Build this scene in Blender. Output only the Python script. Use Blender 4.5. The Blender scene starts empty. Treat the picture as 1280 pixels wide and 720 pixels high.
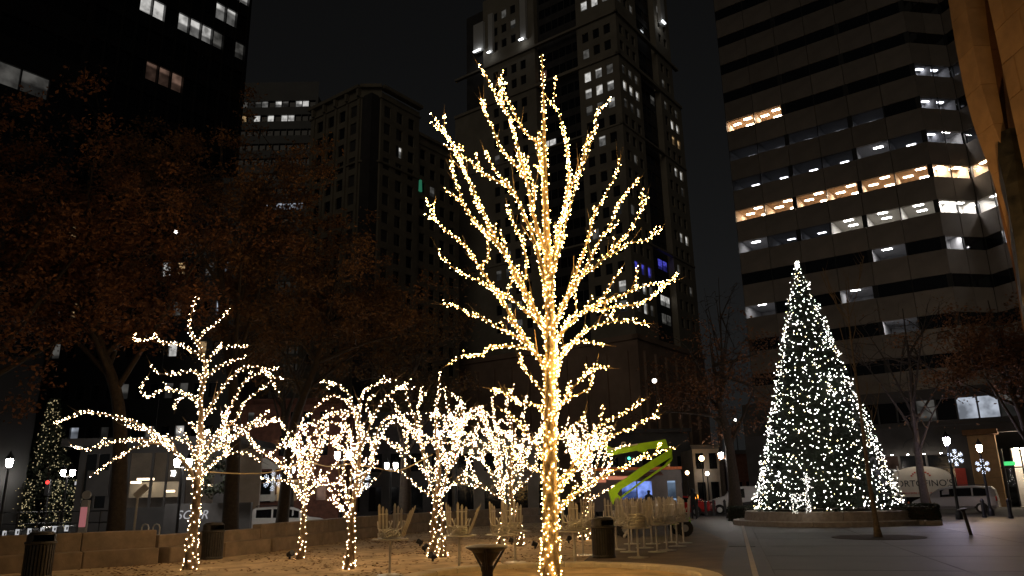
import bpy, bmesh, math, random
from mathutils import Vector, Matrix
random.seed(7)
scn = bpy.context.scene
COL = scn.collection

# ------------------------------------------------------------------ camera
CAM_H, TILT, ROLL, FPX = 1.6, math.radians(15.3), math.radians(1.1), 945.0   # focal length in pixels of a 1280 px wide frame
cam_d = bpy.data.cameras.new('camera')
cam_d.sensor_width = 36.0
cam_d.lens = FPX / 1280 * 36.0
cam_d.clip_end = 3000
cam = bpy.data.objects.new('camera', cam_d)
COL.objects.link(cam)
cam.matrix_world = (Matrix.Translation((0, 0, CAM_H)) @ Matrix.Rotation(math.pi / 2 + TILT, 4, 'X') @ Matrix.Rotation(-ROLL, 4, 'Z'))
scn.camera = cam

# ------------------------------------------------------------------ night sky and faint city glow
SUN_EL, SUN_AZ = math.radians(24), math.radians(193)      # azimuth measured from +Y towards +X: behind the camera
world = bpy.data.worlds.new('World')
scn.world = world
world.use_nodes = True
wn, wl = world.node_tree.nodes, world.node_tree.links
wn.clear()
w_out = wn.new('ShaderNodeOutputWorld'); w_bg = wn.new('ShaderNodeBackground'); w_sky = wn.new('ShaderNodeTexSky')
w_hs = wn.new('ShaderNodeHueSaturation')
w_sky.sky_type = 'NISHITA'; w_sky.sun_disc = False
w_sky.sun_elevation = SUN_EL; w_sky.sun_rotation = SUN_AZ
w_hs.inputs['Saturation'].default_value = 0.06
w_bg.inputs['Strength'].default_value = 0.0015
wl.new(w_sky.outputs[0], w_hs.inputs['Color']); wl.new(w_hs.outputs[0], w_bg.inputs['Color']); wl.new(w_bg.outputs[0], w_out.inputs['Surface'])

sun_d = bpy.data.lights.new('sun', 'SUN')
sun_d.energy = 0.085; sun_d.angle = math.radians(35); sun_d.color = (1.0, 0.86, 0.66)
sun = bpy.data.objects.new('sun', sun_d)
COL.objects.link(sun)
sun_dir = Vector((math.sin(SUN_AZ) * math.cos(SUN_EL), math.cos(SUN_AZ) * math.cos(SUN_EL), math.sin(SUN_EL)))
sun.rotation_euler = sun_dir.to_track_quat('Z', 'Y').to_euler()
sun.location = (0, -20, 60)

scn.view_settings.view_transform = 'Standard'
scn.view_settings.look = 'None'
scn.view_settings.exposure = 0.0
scn.view_settings.gamma = 1.0
scn.view_settings.use_curve_mapping = False
cy = scn.cycles
cy.use_denoising = True
try: cy.denoiser = 'OPENIMAGEDENOISE'
except Exception: pass
cy.use_light_tree = True
cy.max_bounces = 5; cy.diffuse_bounces = 2; cy.glossy_bounces = 3; cy.transmission_bounces = 3; cy.transparent_max_bounces = 6
cy.filter_width = 1.5
cy.sample_clamp_indirect = 2.0
cy.caustics_reflective = False; cy.caustics_refractive = False

# ------------------------------------------------------------------ helpers: photograph pixel <-> place
_c, _s, _cr, _sr = math.cos(TILT), math.sin(TILT), math.cos(ROLL), math.sin(ROLL)
def ray(x, y):
    a = (x - 640) / FPX; b = (360 - y) / FPX
    u = a * _cr + b * _sr; v = -a * _sr + b * _cr
    return u, _c - v * _s, _s + v * _c
def P(x, y, Y):                       # the point of the place seen at pixel x, y and lying Y metres ahead
    d = ray(x, y); t = Y / d[1]
    return Vector((d[0] * t, Y, CAM_H + d[2] * t))
def G(x, y, z=0.0):                   # the ground point seen at pixel x, y
    d = ray(x, y); t = (z - CAM_H) / d[2]
    return Vector((d[0] * t, d[1] * t, z))
def to_px(p):
    Z = p[2] - CAM_H
    f = p[1] * _c + Z * _s; u = p[0] / f; v = (-p[1] * _s + Z * _c) / f
    return 640 + (u * _cr - v * _sr) * FPX, 360 - (u * _sr + v * _cr) * FPX

# ------------------------------------------------------------------ helpers: materials
def mat(name, color, rough=0.7, metal=0.0, var=0.0, scale=6.0, bump=0.0, bscale=None, emit=None, estr=0.0, color2=None, spec=0.5, sampling=None, coat=0.0, orand=0.0):
    m = bpy.data.materials.new(name)
    m.use_nodes = True
    n, l = m.node_tree.nodes, m.node_tree.links
    b = n['Principled BSDF']
    b.inputs['Base Color'].default_value = (*color, 1)
    b.inputs['Roughness'].default_value = rough
    b.inputs['Metallic'].default_value = metal
    b.inputs['Specular IOR Level'].default_value = spec
    b.inputs['Coat Weight'].default_value = coat
    if var > 0 or color2 or bump > 0:
        tc = n.new('ShaderNodeTexCoord'); no = n.new('ShaderNodeTexNoise')
        no.inputs['Scale'].default_value = scale; no.inputs['Detail'].default_value = 6.0; no.inputs['Roughness'].default_value = 0.62
        l.new(tc.outputs['Object'], no.inputs['Vector'])
        if var > 0 or color2:
            r = n.new('ShaderNodeValToRGB')
            c2 = color2 or tuple(c * (1 + var) for c in color)
            c1 = color if color2 else tuple(c * (1 - var) for c in color)
            r.color_ramp.elements[0].position = 0.32; r.color_ramp.elements[1].position = 0.68
            r.color_ramp.elements[0].color = (*c1, 1); r.color_ramp.elements[1].color = (*c2, 1)
            l.new(no.outputs['Fac'], r.inputs['Fac']); l.new(r.outputs['Color'], b.inputs['Base Color'])
        if bump > 0:
            nb = n.new('ShaderNodeTexNoise'); nb.inputs['Scale'].default_value = bscale or scale * 4; nb.inputs['Detail'].default_value = 5.0
            l.new(tc.outputs['Object'], nb.inputs['Vector'])
            bp = n.new('ShaderNodeBump'); bp.inputs['Strength'].default_value = bump; bp.inputs['Distance'].default_value = 0.02
            l.new(nb.outputs['Fac'], bp.inputs['Height']); l.new(bp.outputs['Normal'], b.inputs['Normal'])
    if orand > 0:                                           # every piece a slightly different tone
        oi = n.new('ShaderNodeObjectInfo'); mr_ = n.new('ShaderNodeMapRange'); hs = n.new('ShaderNodeHueSaturation')
        mr_.inputs['To Min'].default_value = 1 - orand; mr_.inputs['To Max'].default_value = 1 + orand
        l.new(oi.outputs['Random'], mr_.inputs['Value']); l.new(mr_.outputs[0], hs.inputs['Value'])
        src = b.inputs['Base Color'].links[0].from_socket if b.inputs['Base Color'].links else None
        if src: l.new(src, hs.inputs['Color'])
        else: hs.inputs['Color'].default_value = (*color, 1)
        l.new(hs.outputs[0], b.inputs['Base Color'])
    if emit:
        b.inputs['Emission Color'].default_value = (*emit, 1); b.inputs['Emission Strength'].default_value = estr
    if sampling: m.cycles.emission_sampling = sampling
    return m
def lit(name, color, strength, sampling='FRONT_BACK'):
    m = bpy.data.materials.new(name); m.use_nodes = True
    n, l = m.node_tree.nodes, m.node_tree.links
    n.clear()
    e = n.new('ShaderNodeEmission'); o = n.new('ShaderNodeOutputMaterial')
    e.inputs['Color'].default_value = (*color, 1); e.inputs['Strength'].default_value = strength
    l.new(e.outputs[0], o.inputs['Surface'])
    m.cycles.emission_sampling = sampling
    return m
def glass(name, tint=(0.6, 0.62, 0.65), clear=0.75, rough=0.03):
    m = bpy.data.materials.new(name); m.use_nodes = True
    n, l = m.node_tree.nodes, m.node_tree.links
    n.clear()
    t = n.new('ShaderNodeBsdfTransparent'); g = n.new('ShaderNodeBsdfGlossy'); x = n.new('ShaderNodeMixShader'); o = n.new('ShaderNodeOutputMaterial')
    t.inputs['Color'].default_value = (*tint, 1); g.inputs['Roughness'].default_value = rough; g.inputs['Color'].default_value = (0.6, 0.6, 0.6, 1)
    x.inputs['Fac'].default_value = 1 - clear
    l.new(t.outputs[0], x.inputs[1]); l.new(g.outputs[0], x.inputs[2]); l.new(x.outputs[0], o.inputs['Surface'])
    return m
def window_light(name, color, strength, scale=0.9):
    # a lit window seen from far off: blinds, lamps and furniture make it uneven
    m = bpy.data.materials.new(name); m.use_nodes = True
    n, l = m.node_tree.nodes, m.node_tree.links
    n.clear()
    tc = n.new('ShaderNodeTexCoord'); vo = n.new('ShaderNodeTexNoise'); r = n.new('ShaderNodeValToRGB'); e = n.new('ShaderNodeEmission'); o = n.new('ShaderNodeOutputMaterial')
    oi = n.new('ShaderNodeObjectInfo'); ad = n.new('ShaderNodeVectorMath'); ad.operation = 'ADD'
    sc = n.new('ShaderNodeVectorMath'); sc.operation = 'SCALE'; sc.inputs['Scale'].default_value = 37.0
    cmb = n.new('ShaderNodeCombineXYZ')
    for k in range(3): l.new(oi.outputs['Random'], cmb.inputs[k])
    l.new(cmb.outputs[0], sc.inputs[0]); l.new(tc.outputs['Object'], ad.inputs[0]); l.new(sc.outputs[0], ad.inputs[1])
    vo.inputs['Scale'].default_value = scale; vo.inputs['Detail'].default_value = 3.0
    l.new(ad.outputs[0], vo.inputs['Vector'])
    r.color_ramp.elements[0].position = 0.33; r.color_ramp.elements[1].position = 0.62
    r.color_ramp.elements[0].color = tuple(c * 0.3 for c in color) + (1,); r.color_ramp.elements[1].color = (*color, 1)
    l.new(vo.outputs['Fac'], r.inputs['Fac']); l.new(r.outputs['Color'], e.inputs['Color'])
    sx = n.new('ShaderNodeSeparateXYZ'); l.new(tc.outputs['Object'], sx.inputs[0])      # blinds drawn to a different height in every window
    m1 = n.new('ShaderNodeMath'); m1.operation = 'MULTIPLY_ADD'; m1.inputs[1].default_value = 2.4; m1.inputs[2].default_value = -1.0; l.new(oi.outputs['Random'], m1.inputs[0])
    m2 = n.new('ShaderNodeMath'); m2.operation = 'ADD'; l.new(sx.outputs['Z'], m2.inputs[0]); l.new(m1.outputs[0], m2.inputs[1])
    m3 = n.new('ShaderNodeMapRange'); m3.inputs['From Min'].default_value = -0.12; m3.inputs['From Max'].default_value = 0.12; m3.inputs['To Min'].default_value = 0.22 * strength; m3.inputs['To Max'].default_value = strength
    l.new(m2.outputs[0], m3.inputs['Value']); l.new(m3.outputs[0], e.inputs['Strength'])
    l.new(e.outputs[0], o.inputs['Surface'])
    m.cycles.emission_sampling = 'NONE'
    return m

M = {}
M['bark'] = mat('bark', (0.16, 0.115, 0.07), 0.9, var=0.35, scale=14, bump=0.6, bscale=40)
M['pale_bark'] = mat('pale_bark', (0.36, 0.27, 0.16), 0.85, var=0.25, scale=16, bump=0.5, bscale=50)
M['dark_bark'] = mat('dark_bark', (0.05, 0.037, 0.027), 0.9, var=0.3, scale=9, bump=0.8, bscale=24)
M['bulb_gold'] = lit('bulb_gold', (1.0, 0.57, 0.16), 78.0)
M['bulb_warm'] = lit('bulb_warm', (1.0, 0.66, 0.35), 58.0)
M['bulb_white'] = lit('bulb_white', (1.0, 0.94, 0.84), 22.0)
M['bulb_deer'] = lit('bulb_deer', (1.0, 0.95, 0.86), 7.0)
M['bulb_far'] = lit('bulb_far', (1.0, 0.82, 0.45), 0.5, 'NONE')
M['wire'] = mat('wire', (0.06, 0.055, 0.04), 0.6)
M['cable'] = mat('cable', (0.42, 0.33, 0.18), 0.6)
M['gravel'] = mat('gravel', (0.50, 0.37, 0.215), 0.95, var=0.35, scale=1.6, bump=0.9, bscale=24)
M['paver_tan'] = mat('paver_tan', (0.155, 0.118, 0.082), 0.7, var=0.3, scale=1.1, bump=0.35, bscale=30)
M['asphalt'] = mat('asphalt', (0.055, 0.053, 0.055), 0.75, var=0.25, scale=0.9, bump=0.3, bscale=60)
M['plaza'] = mat('plaza', (0.050, 0.043, 0.040), 0.55, orand=0.16, var=0.3, scale=0.7, bump=0.25, bscale=90)
M['plaza_dark'] = mat('plaza_dark', (0.034, 0.030, 0.029), 0.55, orand=0.14, var=0.25, scale=0.9, bump=0.25, bscale=90)
M['stone'] = mat('stone', (0.22, 0.165, 0.11), 0.8, orand=0.12, var=0.25, scale=3.0, bump=0.35, bscale=40)
M['kerb'] = mat('kerb', (0.62, 0.54, 0.42), 0.8, var=0.15, scale=4.0, bump=0.3, bscale=50)
M['seam'] = mat('seam', (0.46, 0.44, 0.42), 0.7, var=0.15, scale=3.0)
M['granite'] = mat('granite', (0.36, 0.30, 0.25), 0.6, var=0.22, scale=6.0, bump=0.15, bscale=70)
M['black_metal'] = mat('black_metal', (0.018, 0.018, 0.02), 0.45, metal=0.3, var=0.3, scale=8)
M['bronze'] = mat('bronze', (0.07, 0.055, 0.05), 0.42, metal=0.55, var=0.25, scale=9)
M['steel'] = mat('steel', (0.7, 0.66, 0.58), 0.38, metal=0.6, var=0.12, scale=12)
M['slat'] = mat('slat', (0.52, 0.48, 0.42), 0.5, metal=0.0, var=0.1, scale=12)
M['bin'] = mat('bin', (0.055, 0.05, 0.042), 0.5, metal=0.4, var=0.3, scale=7)
M['tower'] = mat('tower_stone', (0.28, 0.245, 0.19), 0.85, var=0.16, scale=0.25, bump=0.15, bscale=2.0)
M['tower_band'] = mat('tower_band', (0.30, 0.26, 0.2), 0.85, var=0.16, scale=0.25)
M['tower_base'] = mat('tower_base', (0.38, 0.26, 0.19), 0.85, var=0.25, scale=0.16)
M['masonry'] = mat('masonry', (0.215, 0.185, 0.135), 0.85, var=0.2, scale=0.3, bump=0.2, bscale=2.0)
M['banded'] = mat('banded', (0.17, 0.17, 0.165), 0.8, var=0.1, scale=0.3)
M['blackwall'] = mat('blackwall', (0.012, 0.012, 0.013), 0.35, var=0.3, scale=0.4)
M['spandrel'] = mat('spandrel', (0.175, 0.15, 0.128), 0.8, orand=0.13, var=0.14, scale=0.6, bump=0.1, bscale=6)
M['spandrel_dark'] = mat('spandrel_dark', (0.055, 0.05, 0.047), 0.75, var=0.25, scale=0.5)
M['darkglass'] = mat('darkglass', (0.008, 0.009, 0.011), 0.06, spec=0.5)
M['dimglass'] = mat('dimglass', (0.02, 0.02, 0.022), 0.12, spec=0.5)
M['roomglass'] = glass('roomglass', (0.85, 0.86, 0.88), 0.93)
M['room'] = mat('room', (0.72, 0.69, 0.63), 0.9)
M['room_warm_glow'] = mat('room_warm_glow', (0.68, 0.52, 0.37), 0.9)
M['room_dim_shade'] = mat('room_dim_shade', (0.3, 0.3, 0.31), 0.9)
M['mullion'] = mat('mullion', (0.02, 0.02, 0.02), 0.4, metal=0.3)
M['orange_stone'] = mat('orange_stone', (0.44, 0.27, 0.125), 0.75, orand=0.1, var=0.18, scale=1.6, bump=0.2, bscale=18)
M['brown_stone'] = mat('brown_stone', (0.20, 0.095, 0.035), 0.8, var=0.2, scale=1.4)
M['marble'] = mat('marble', (0.012, 0.012, 0.010), 0.35, color2=(0.06, 0.055, 0.04), scale=2.6, bump=0.7, bscale=7)
M['brick'] = mat('brick', (0.15, 0.062, 0.042), 0.85, var=0.3, scale=3.0)
M['white_trim'] = mat('white_trim', (0.62, 0.60, 0.57), 0.6, var=0.08, scale=5)
M['grey_wall'] = mat('grey_wall', (0.075, 0.072, 0.074), 0.8, var=0.2, scale=0.8)
M['tan_wall'] = mat('tan_wall', (0.3, 0.26, 0.22), 0.8, var=0.2, scale=0.8)
M['car_white'] = mat('car_white', (0.72, 0.72, 0.73), 0.25, coat=0.6)
M['car_silver'] = mat('car_silver', (0.30, 0.30, 0.32), 0.3, metal=0.3, coat=0.6)
M['car_red'] = mat('car_red', (0.42, 0.02, 0.02), 0.25, coat=0.7)
M['car_black'] = mat('car_black', (0.02, 0.02, 0.022), 0.22, coat=0.7)
M['tyre'] = mat('tyre', (0.012, 0.012, 0.012), 0.85)
M['rim'] = mat('rim', (0.5, 0.5, 0.5), 0.3, metal=0.8)
M['tail'] = lit('tail', (1.0, 0.06, 0.04), 2.2)
M['tail_off'] = mat('tail_off', (0.35, 0.015, 0.012), 0.25)
M['head'] = lit('head', (1.0, 0.95, 0.85), 1.4)
M['amber'] = lit('amber', (1.0, 0.36, 0.04), 3.0)
M['lime'] = mat('lime', (0.40, 0.78, 0.02), 0.42, var=0.08, scale=5, emit=(0.30, 0.62, 0.015), estr=0.0)
M['lamp_white'] = lit('lamp_white', (1.0, 0.93, 0.84), 130.0)
M['lamp_cool'] = lit('lamp_cool', (0.80, 0.72, 1.0), 300.0)
M['lamp_warm'] = lit('lamp_warm', (1.0, 0.62, 0.28), 240.0)
M['lamp_far'] = lit('lamp_far', (1.0, 0.92, 0.82), 14.0, 'NONE')
M['lamp_far_warm'] = lit('lamp_far_warm', (1.0, 0.62, 0.28), 14.0, 'NONE')
M['sodium'] = lit('sodium', (1.0, 0.60, 0.22), 130.0)
M['flake'] = lit('flake', (0.72, 0.80, 1.0), 4.0)
M['ceiling_light'] = lit('ceiling_light', (1.0, 0.95, 0.90), 90.0)
M['ceiling_warm'] = lit('ceiling_warm', (1.0, 0.80, 0.58), 95.0)
M['ceiling_dim'] = lit('ceiling_dim', (0.95, 0.95, 1.0), 14.0)
M['win_white'] = window_light('win_white', (0.9, 0.88, 0.84), 0.7)
M['win_dim'] = window_light('win_dim', (0.5, 0.48, 0.44), 0.16)
M['win_warm'] = window_light('win_warm', (0.95, 0.62, 0.3), 0.5)
M['win_cool'] = window_light('win_cool', (0.75, 0.82, 0.95), 0.6)
M['win_blue'] = window_light('win_blue', (0.12, 0.12, 0.95), 0.6, 2.2)
M['win_peach'] = window_light('win_peach', (0.75, 0.45, 0.33), 0.22)
M['pendant'] = lit('pendant', (1.0, 0.74, 0.45), 7.0)
M['flood'] = lit('flood', (0.92, 0.96, 1.0), 6.0)
M['leaf_brown'] = mat('leaf_brown', (0.16, 0.082, 0.032), 0.8, var=0.5, scale=1.3)
M['leaf_rust'] = mat('leaf_rust', (0.165, 0.070, 0.028), 0.8, var=0.5, scale=1.3)
M['leaf_olive'] = mat('leaf_olive', (0.15, 0.085, 0.033), 0.8, var=0.5, scale=1.3)
M['needles'] = mat('needles', (0.012, 0.020, 0.011), 0.8, var=0.5, scale=3)
M['hedge'] = mat('hedge', (0.02, 0.028, 0.014), 0.8, var=0.5, scale=5)
M['fallen'] = mat('fallen', (0.20, 0.11, 0.045), 0.85, var=0.5, scale=4)
M['cloth_dark'] = mat('cloth_dark', (0.012, 0.012, 0.015), 0.9)
M['skin'] = mat('skin', (0.4, 0.25, 0.18), 0.6)
M['ink'] = mat('ink', (0.02, 0.022, 0.03), 0.7)
M['banner'] = mat('banner', (0.66, 0.62, 0.56), 0.8, var=0.06, scale=2)
M['poster_red'] = mat('poster_red', (0.5, 0.05, 0.03), 0.6, var=0.2, scale=1.2)
M['poster_green'] = mat('poster_green', (0.12, 0.16, 0.11), 0.6, var=0.2, scale=1.2)
M['glowing_white'] = lit('glowing_white', (0.9, 0.9, 0.92), 0.5)
M['cone'] = mat('cone', (0.7, 0.16, 0.03), 0.6)
M['kiosk'] = lit('kiosk', (1.0, 0.35, 0.36), 0.3)

# ------------------------------------------------------------------ helpers: geometry
class MB:                                                  # collects polygons, builds ONE mesh
    def __init__(self): self.v = []; self.f = []; self.smooth = False
    def add(self, vs, fs):
        o = len(self.v); self.v += [tuple(p) for p in vs]; self.f += [tuple(i + o for i in q) for q in fs]
        return self
    def quad(self, a, b, c, d): return self.add([a, b, c, d], [(0, 1, 2, 3)])
    def box(self, c, s, rz=0.0, top=1.0, rx=0.0, ry=0.0):
        hx, hy, hz = s[0] / 2, s[1] / 2, s[2] / 2
        R = Matrix.Rotation(rz, 3, 'Z') @ Matrix.Rotation(ry, 3, 'Y') @ Matrix.Rotation(rx, 3, 'X')
        vs = []
        for z, k in ((-hz, 1.0), (hz, top)):
            for x, y in ((-hx, -hy), (hx, -hy), (hx, hy), (-hx, hy)):
                vs.append(R @ Vector((x * k, y * k, z)) + Vector(c))
        return self.add(vs, [(3, 2, 1, 0), (4, 5, 6, 7), (0, 1, 5, 4), (1, 2, 6, 5), (2, 3, 7, 6), (3, 0, 4, 7)])
    def bevbox(self, c, s, b=0.03, rz=0.0):                # box with bevelled vertical and top edges
        hx, hy, hz = s[0] / 2, s[1] / 2, s[2] / 2
        R = Matrix.Rotation(rz, 3, 'Z'); C = Vector(c)
        def ring(z, i):
            return [R @ Vector(p) + C for p in ((-hx + i, -hy + b + i * 0, z), (-hx + b, -hy + i, z), (hx - b, -hy + i, z), (hx - i, -hy + b, z), (hx - i, hy - b, z), (hx - b, hy - i, z), (-hx + b, hy - i, z), (-hx + i, hy - b, z))]
        rs = [ring(-hz, 0), ring(hz - b, 0), ring(hz, b * 0.7)]
        vs = sum(rs, []); fs = [tuple(reversed(range(8))), tuple(range(16, 24))]
        for k in (0, 8):
            fs += [(k + i, k + (i + 1) % 8, k + 8 + (i + 1) % 8, k + 8 + i) for i in range(8)]
        return self.add(vs, fs)
    def tube(self, pts, rads, seg=6, cap=True):
        pts = [Vector(p) for p in pts]; n = len(pts)
        if not isinstance(rads, (list, tuple)): rads = [rads] * n
        vs = []; fs = []; up = None
        for i, p in enumerate(pts):
            t = (pts[min(i + 1, n - 1)] - pts[max(i - 1, 0)])
            if t.length < 1e-9: t = Vector((0, 0, 1))
            t.normalize()
            if up is None:
                up = t.orthogonal().normalized()
            else:
                up = (up - t * up.dot(t))
                up = up.normalized() if up.length > 1e-6 else t.orthogonal().normalized()
            w = t.cross(up)
            for k in range(seg):
                a = 2 * math.pi * k / seg
                vs.append(p + (up * math.cos(a) + w * math.sin(a)) * rads[i])
        for i in range(n - 1):
            for k in range(seg):
                fs.append((i * seg + k, i * seg + (k + 1) % seg, (i + 1) * seg + (k + 1) % seg, (i + 1) * seg + k))
        if cap:
            fs.append(tuple(reversed(range(seg)))); fs.append(tuple((n - 1) * seg + k for k in range(seg)))
        return self.add(vs, fs)
    def lathe(self, prof, seg=20, c=(0, 0, 0)):             # profile of (radius, z) turned about z
        vs = []; fs = []; n = len(prof)
        for r, z in prof:
            for k in range(seg):
                a = 2 * math.pi * k / seg
                vs.append((c[0] + r * math.cos(a), c[1] + r * math.sin(a), c[2] + z))
        for i in range(n - 1):
            for k in range(seg):
                fs.append((i * seg + k, i * seg + (k + 1) % seg, (i + 1) * seg + (k + 1) % seg, (i + 1) * seg + k))
        if prof[0][0] > 1e-4: fs.append(tuple(reversed(range(seg))))
        if prof[-1][0] > 1e-4: fs.append(tuple((n - 1) * seg + k for k in range(seg)))
        return self.add(vs, fs)
    def prism(self, poly, d, origin=(0, 0, 0), u=(1, 0, 0), w=(0, 0, 1)):   # polygon in the u-w plane, thickened by vector d
        u, w, d, o = Vector(u), Vector(w), Vector(d), Vector(origin)
        a = [o + u * p[0] + w * p[1] for p in poly]; n = len(a)
        vs = a + [p + d for p in a]
        fs = [tuple(reversed(range(n))), tuple(range(n, 2 * n))] + [(i, (i + 1) % n, n + (i + 1) % n, n + i) for i in range(n)]
        return self.add(vs, fs)
    def mesh(self, name):
        me = bpy.data.meshes.new(name); me.from_pydata(self.v, [], self.f); me.update()
        return me
    def build(self, name, m, parent=None, smooth=False, world=True, kind=None):
        return link(name, self.mesh(name), m, parent, smooth, world, kind)
def link(name, me, m, parent=None, smooth=False, world=True, kind=None):
    if m is not None and not me.materials: me.materials.append(M[m] if isinstance(m, str) else m)
    if smooth and me.polygons and not me.polygons[0].use_smooth: me.polygons.foreach_set('use_smooth', [True] * len(me.polygons))
    o = bpy.data.objects.new(name, me); COL.objects.link(o)
    if parent is not None:
        o.parent = parent
        if world:                                          # the vertices are in world coordinates
            p = parent; off = Vector((0, 0, 0))
            while p is not None: off += p.location; p = p.parent
            o.location = -off
    if kind: o['kind'] = kind
    return o
def tag(o, label, cat=None, group=None, kind=None):
    o['label'] = label
    if cat: o['category'] = cat
    if group: o['group'] = group
    if kind: o['kind'] = kind
    return o
def thing(name, label, cat, loc=(0, 0, 0), rz=0.0, group=None):
    o = bpy.data.objects.new(name, None); COL.objects.link(o)
    o.empty_display_size = 0.2; o.location = loc; o.rotation_euler = (0, 0, rz)
    return tag(o, label, cat, group)
def struct(name, mb, m, parent=None):
    o = mb.build(name, m, parent); o['kind'] = 'structure'
    return o
def dup(root, loc, rz, label, group=None):
    r = root.copy(); COL.objects.link(r); r.location = loc; r.rotation_euler = (0, 0, rz); r['label'] = label
    if group: r['group'] = group
    for ch in list(root.children):
        c = ch.copy(); COL.objects.link(c); c.parent = r
        for g in list(ch.children):
            d = g.copy(); COL.objects.link(d); d.parent = c
    return r
def smooth_path(pts, step):                                # Catmull-Rom through the points, sampled about every step metres
    pts = [Vector(p) for p in pts]
    if len(pts) < 3:
        n = max(2, int((pts[1] - pts[0]).length / step) + 1)
        return [pts[0].lerp(pts[1], i / (n - 1)) for i in range(n)]
    e = [pts[0] * 2 - pts[1]] + pts + [pts[-1] * 2 - pts[-2]]
    out = []
    for i in range(1, len(e) - 2):
        p0, p1, p2, p3 = e[i - 1:i + 3]
        n = max(1, int(round((p2 - p1).length / step)))
        for k in range(n):
            t = k / n
            out.append(0.5 * ((2 * p1) + (p2 - p0) * t + (2 * p0 - 5 * p1 + 4 * p2 - p3) * t * t + (3 * p1 - p0 - 3 * p2 + p3) * t ** 3))
    out.append(pts[-1])
    return out
_ph = (1 + 5 ** 0.5) / 2
ICO_V = [Vector(p).normalized() for p in ((-1, _ph, 0), (1, _ph, 0), (-1, -_ph, 0), (1, -_ph, 0), (0, -1, _ph), (0, 1, _ph), (0, -1, -_ph), (0, 1, -_ph), (_ph, 0, -1), (_ph, 0, 1), (-_ph, 0, -1), (-_ph, 0, 1))]
ICO_F = [(0, 11, 5), (0, 5, 1), (0, 1, 7), (0, 7, 10), (0, 10, 11), (1, 5, 9), (5, 11, 4), (11, 10, 2), (10, 7, 6), (7, 1, 8), (3, 9, 4), (3, 4, 2), (3, 2, 6), (3, 6, 8), (3, 8, 9), (4, 9, 5), (2, 4, 11), (6, 2, 10), (8, 6, 7), (9, 8, 1)]
OCT_V = [Vector(p) for p in ((1, 0, 0), (-1, 0, 0), (0, 1, 0), (0, -1, 0), (0, 0, 1), (0, 0, -1))]
OCT_F = [(0, 2, 4), (2, 1, 4), (1, 3, 4), (3, 0, 4), (2, 0, 5), (1, 2, 5), (3, 1, 5), (0, 3, 5)]
def bulb(mb, p, r, fine=True):
    V, Fs = (ICO_V, ICO_F) if fine else (OCT_V, OCT_F)
    mb.add([p + q * r for q in V], Fs)
def rnd(a, b): return random.uniform(a, b)
GA = Vector((-0.80, 0.60, 0)); GB = Vector((0.60, 0.80, 0))   # the two directions of the street grid

# ================================================================== THE GROUND
NN = Vector((0.60, 0.80, 0))                                # away from the camera, across the street on the right
def hit(p0, n, x, y):                                       # where the pixel's ray meets the upright plane through p0
    d = Vector(ray(x, y)); o = Vector((0, 0, CAM_H))
    return o + d * ((Vector(p0) - o).dot(n) / d.dot(n))
def off_line(off, t): return NN * off + GA * t              # a point on the line that runs along the street at that offset

g = MB()
xs = [-900, -60, -14, -4, 60, 900]; zs = [-0.95, -0.95, -0.95, -0.13, -0.13, -0.13]
ys = [-200, 10, 30, 60, 120, 1500]
vs = [(x, y, z) for y in ys for x, z in zip(xs, zs)]
g.add(vs, [(j * 6 + i, j * 6 + i + 1, (j + 1) * 6 + i + 1, (j + 1) * 6 + i) for j in range(5) for i in range(5)])
struct('road', g, 'asphalt')

WALL = [Vector(p) for p in ((-16.2, 17.3, 0), (-12.75, 19.5, 0), (-9.9, 21.7, 0), (-8.3, 25.3, 0), (-6.6, 33.0, 0), (-3.6, 41.2, 0), (1.2, 47.5, 0))]
edge = [(46, 26.5), (5.6, 57.0), (1.4, 48.2)] + [(p.x - 0.25, p.y + 0.15) for p in reversed(WALL)] + [(-20, 14), (-20, -14), (46, -14)]
pz = MB()
n = len(edge)
pz.add([(x, y, 0) for x, y in edge] + [(x, y, -1.1) for x, y in edge], [tuple(reversed(range(n)))] + [(i, (i + 1) % n, n + (i + 1) % n, n + i) for i in range(n)])
plaza = struct('pavement', pz, 'plaza')
# large paving slabs right of the seam, laid with open joints
SEAM0, SEAM1 = Vector((4.55, 15.4, 0)), Vector((13.3, 46.9, 0))
sd = (SEAM1 - SEAM0).normalized(); sn = Vector((sd.y, -sd.x, 0))
slab_me = MB().bevbox((0, 0, 0.0), (3.575, 3.575, 0.03), 0.012).mesh('paving_slab')
slab_me2 = slab_me.copy()
rzs = math.atan2(sn.y, sn.x)
for i in range(7):
    for j in range(-2, 10):
        c = SEAM0 + sn * (0.35 + 1.8 + i * 3.6) + sd * (j * 3.6 - 4)
        if c.dot(NN) > 44.5 or c.x > 26: continue
        if (c - Vector((15, 38, 0))).length < 2.5: continue
        o = link('paving_slab', slab_me if (i * 7 + j * 3) % 5 else slab_me2, 'plaza' if (i * 7 + j * 3) % 5 else 'plaza_dark', plaza, world=False)
        o.location = (c.x, c.y, -0.009); o.rotation_euler = (0, 0, rzs)
sm = MB()
for k in range(24):
    a = SEAM0 + sd * (-5 + k * 1.55); sm.box(((a + sd * 0.765).x, (a + sd * 0.765).y, 0.004), (0.11, 1.53, 0.012), math.atan2(sd.y, sd.x) - math.pi / 2)
o = sm.build('seam_strip', 'seam', plaza); o['kind'] = 'structure'
dk = MB(); c = G(927, 680); dk.box((c.x, c.y, 0.003), (0.75, 2.4, 0.01), math.atan2(sd.y, sd.x) - math.pi / 2)
dk.build('utility_cover', 'plaza_dark', plaza)

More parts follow.
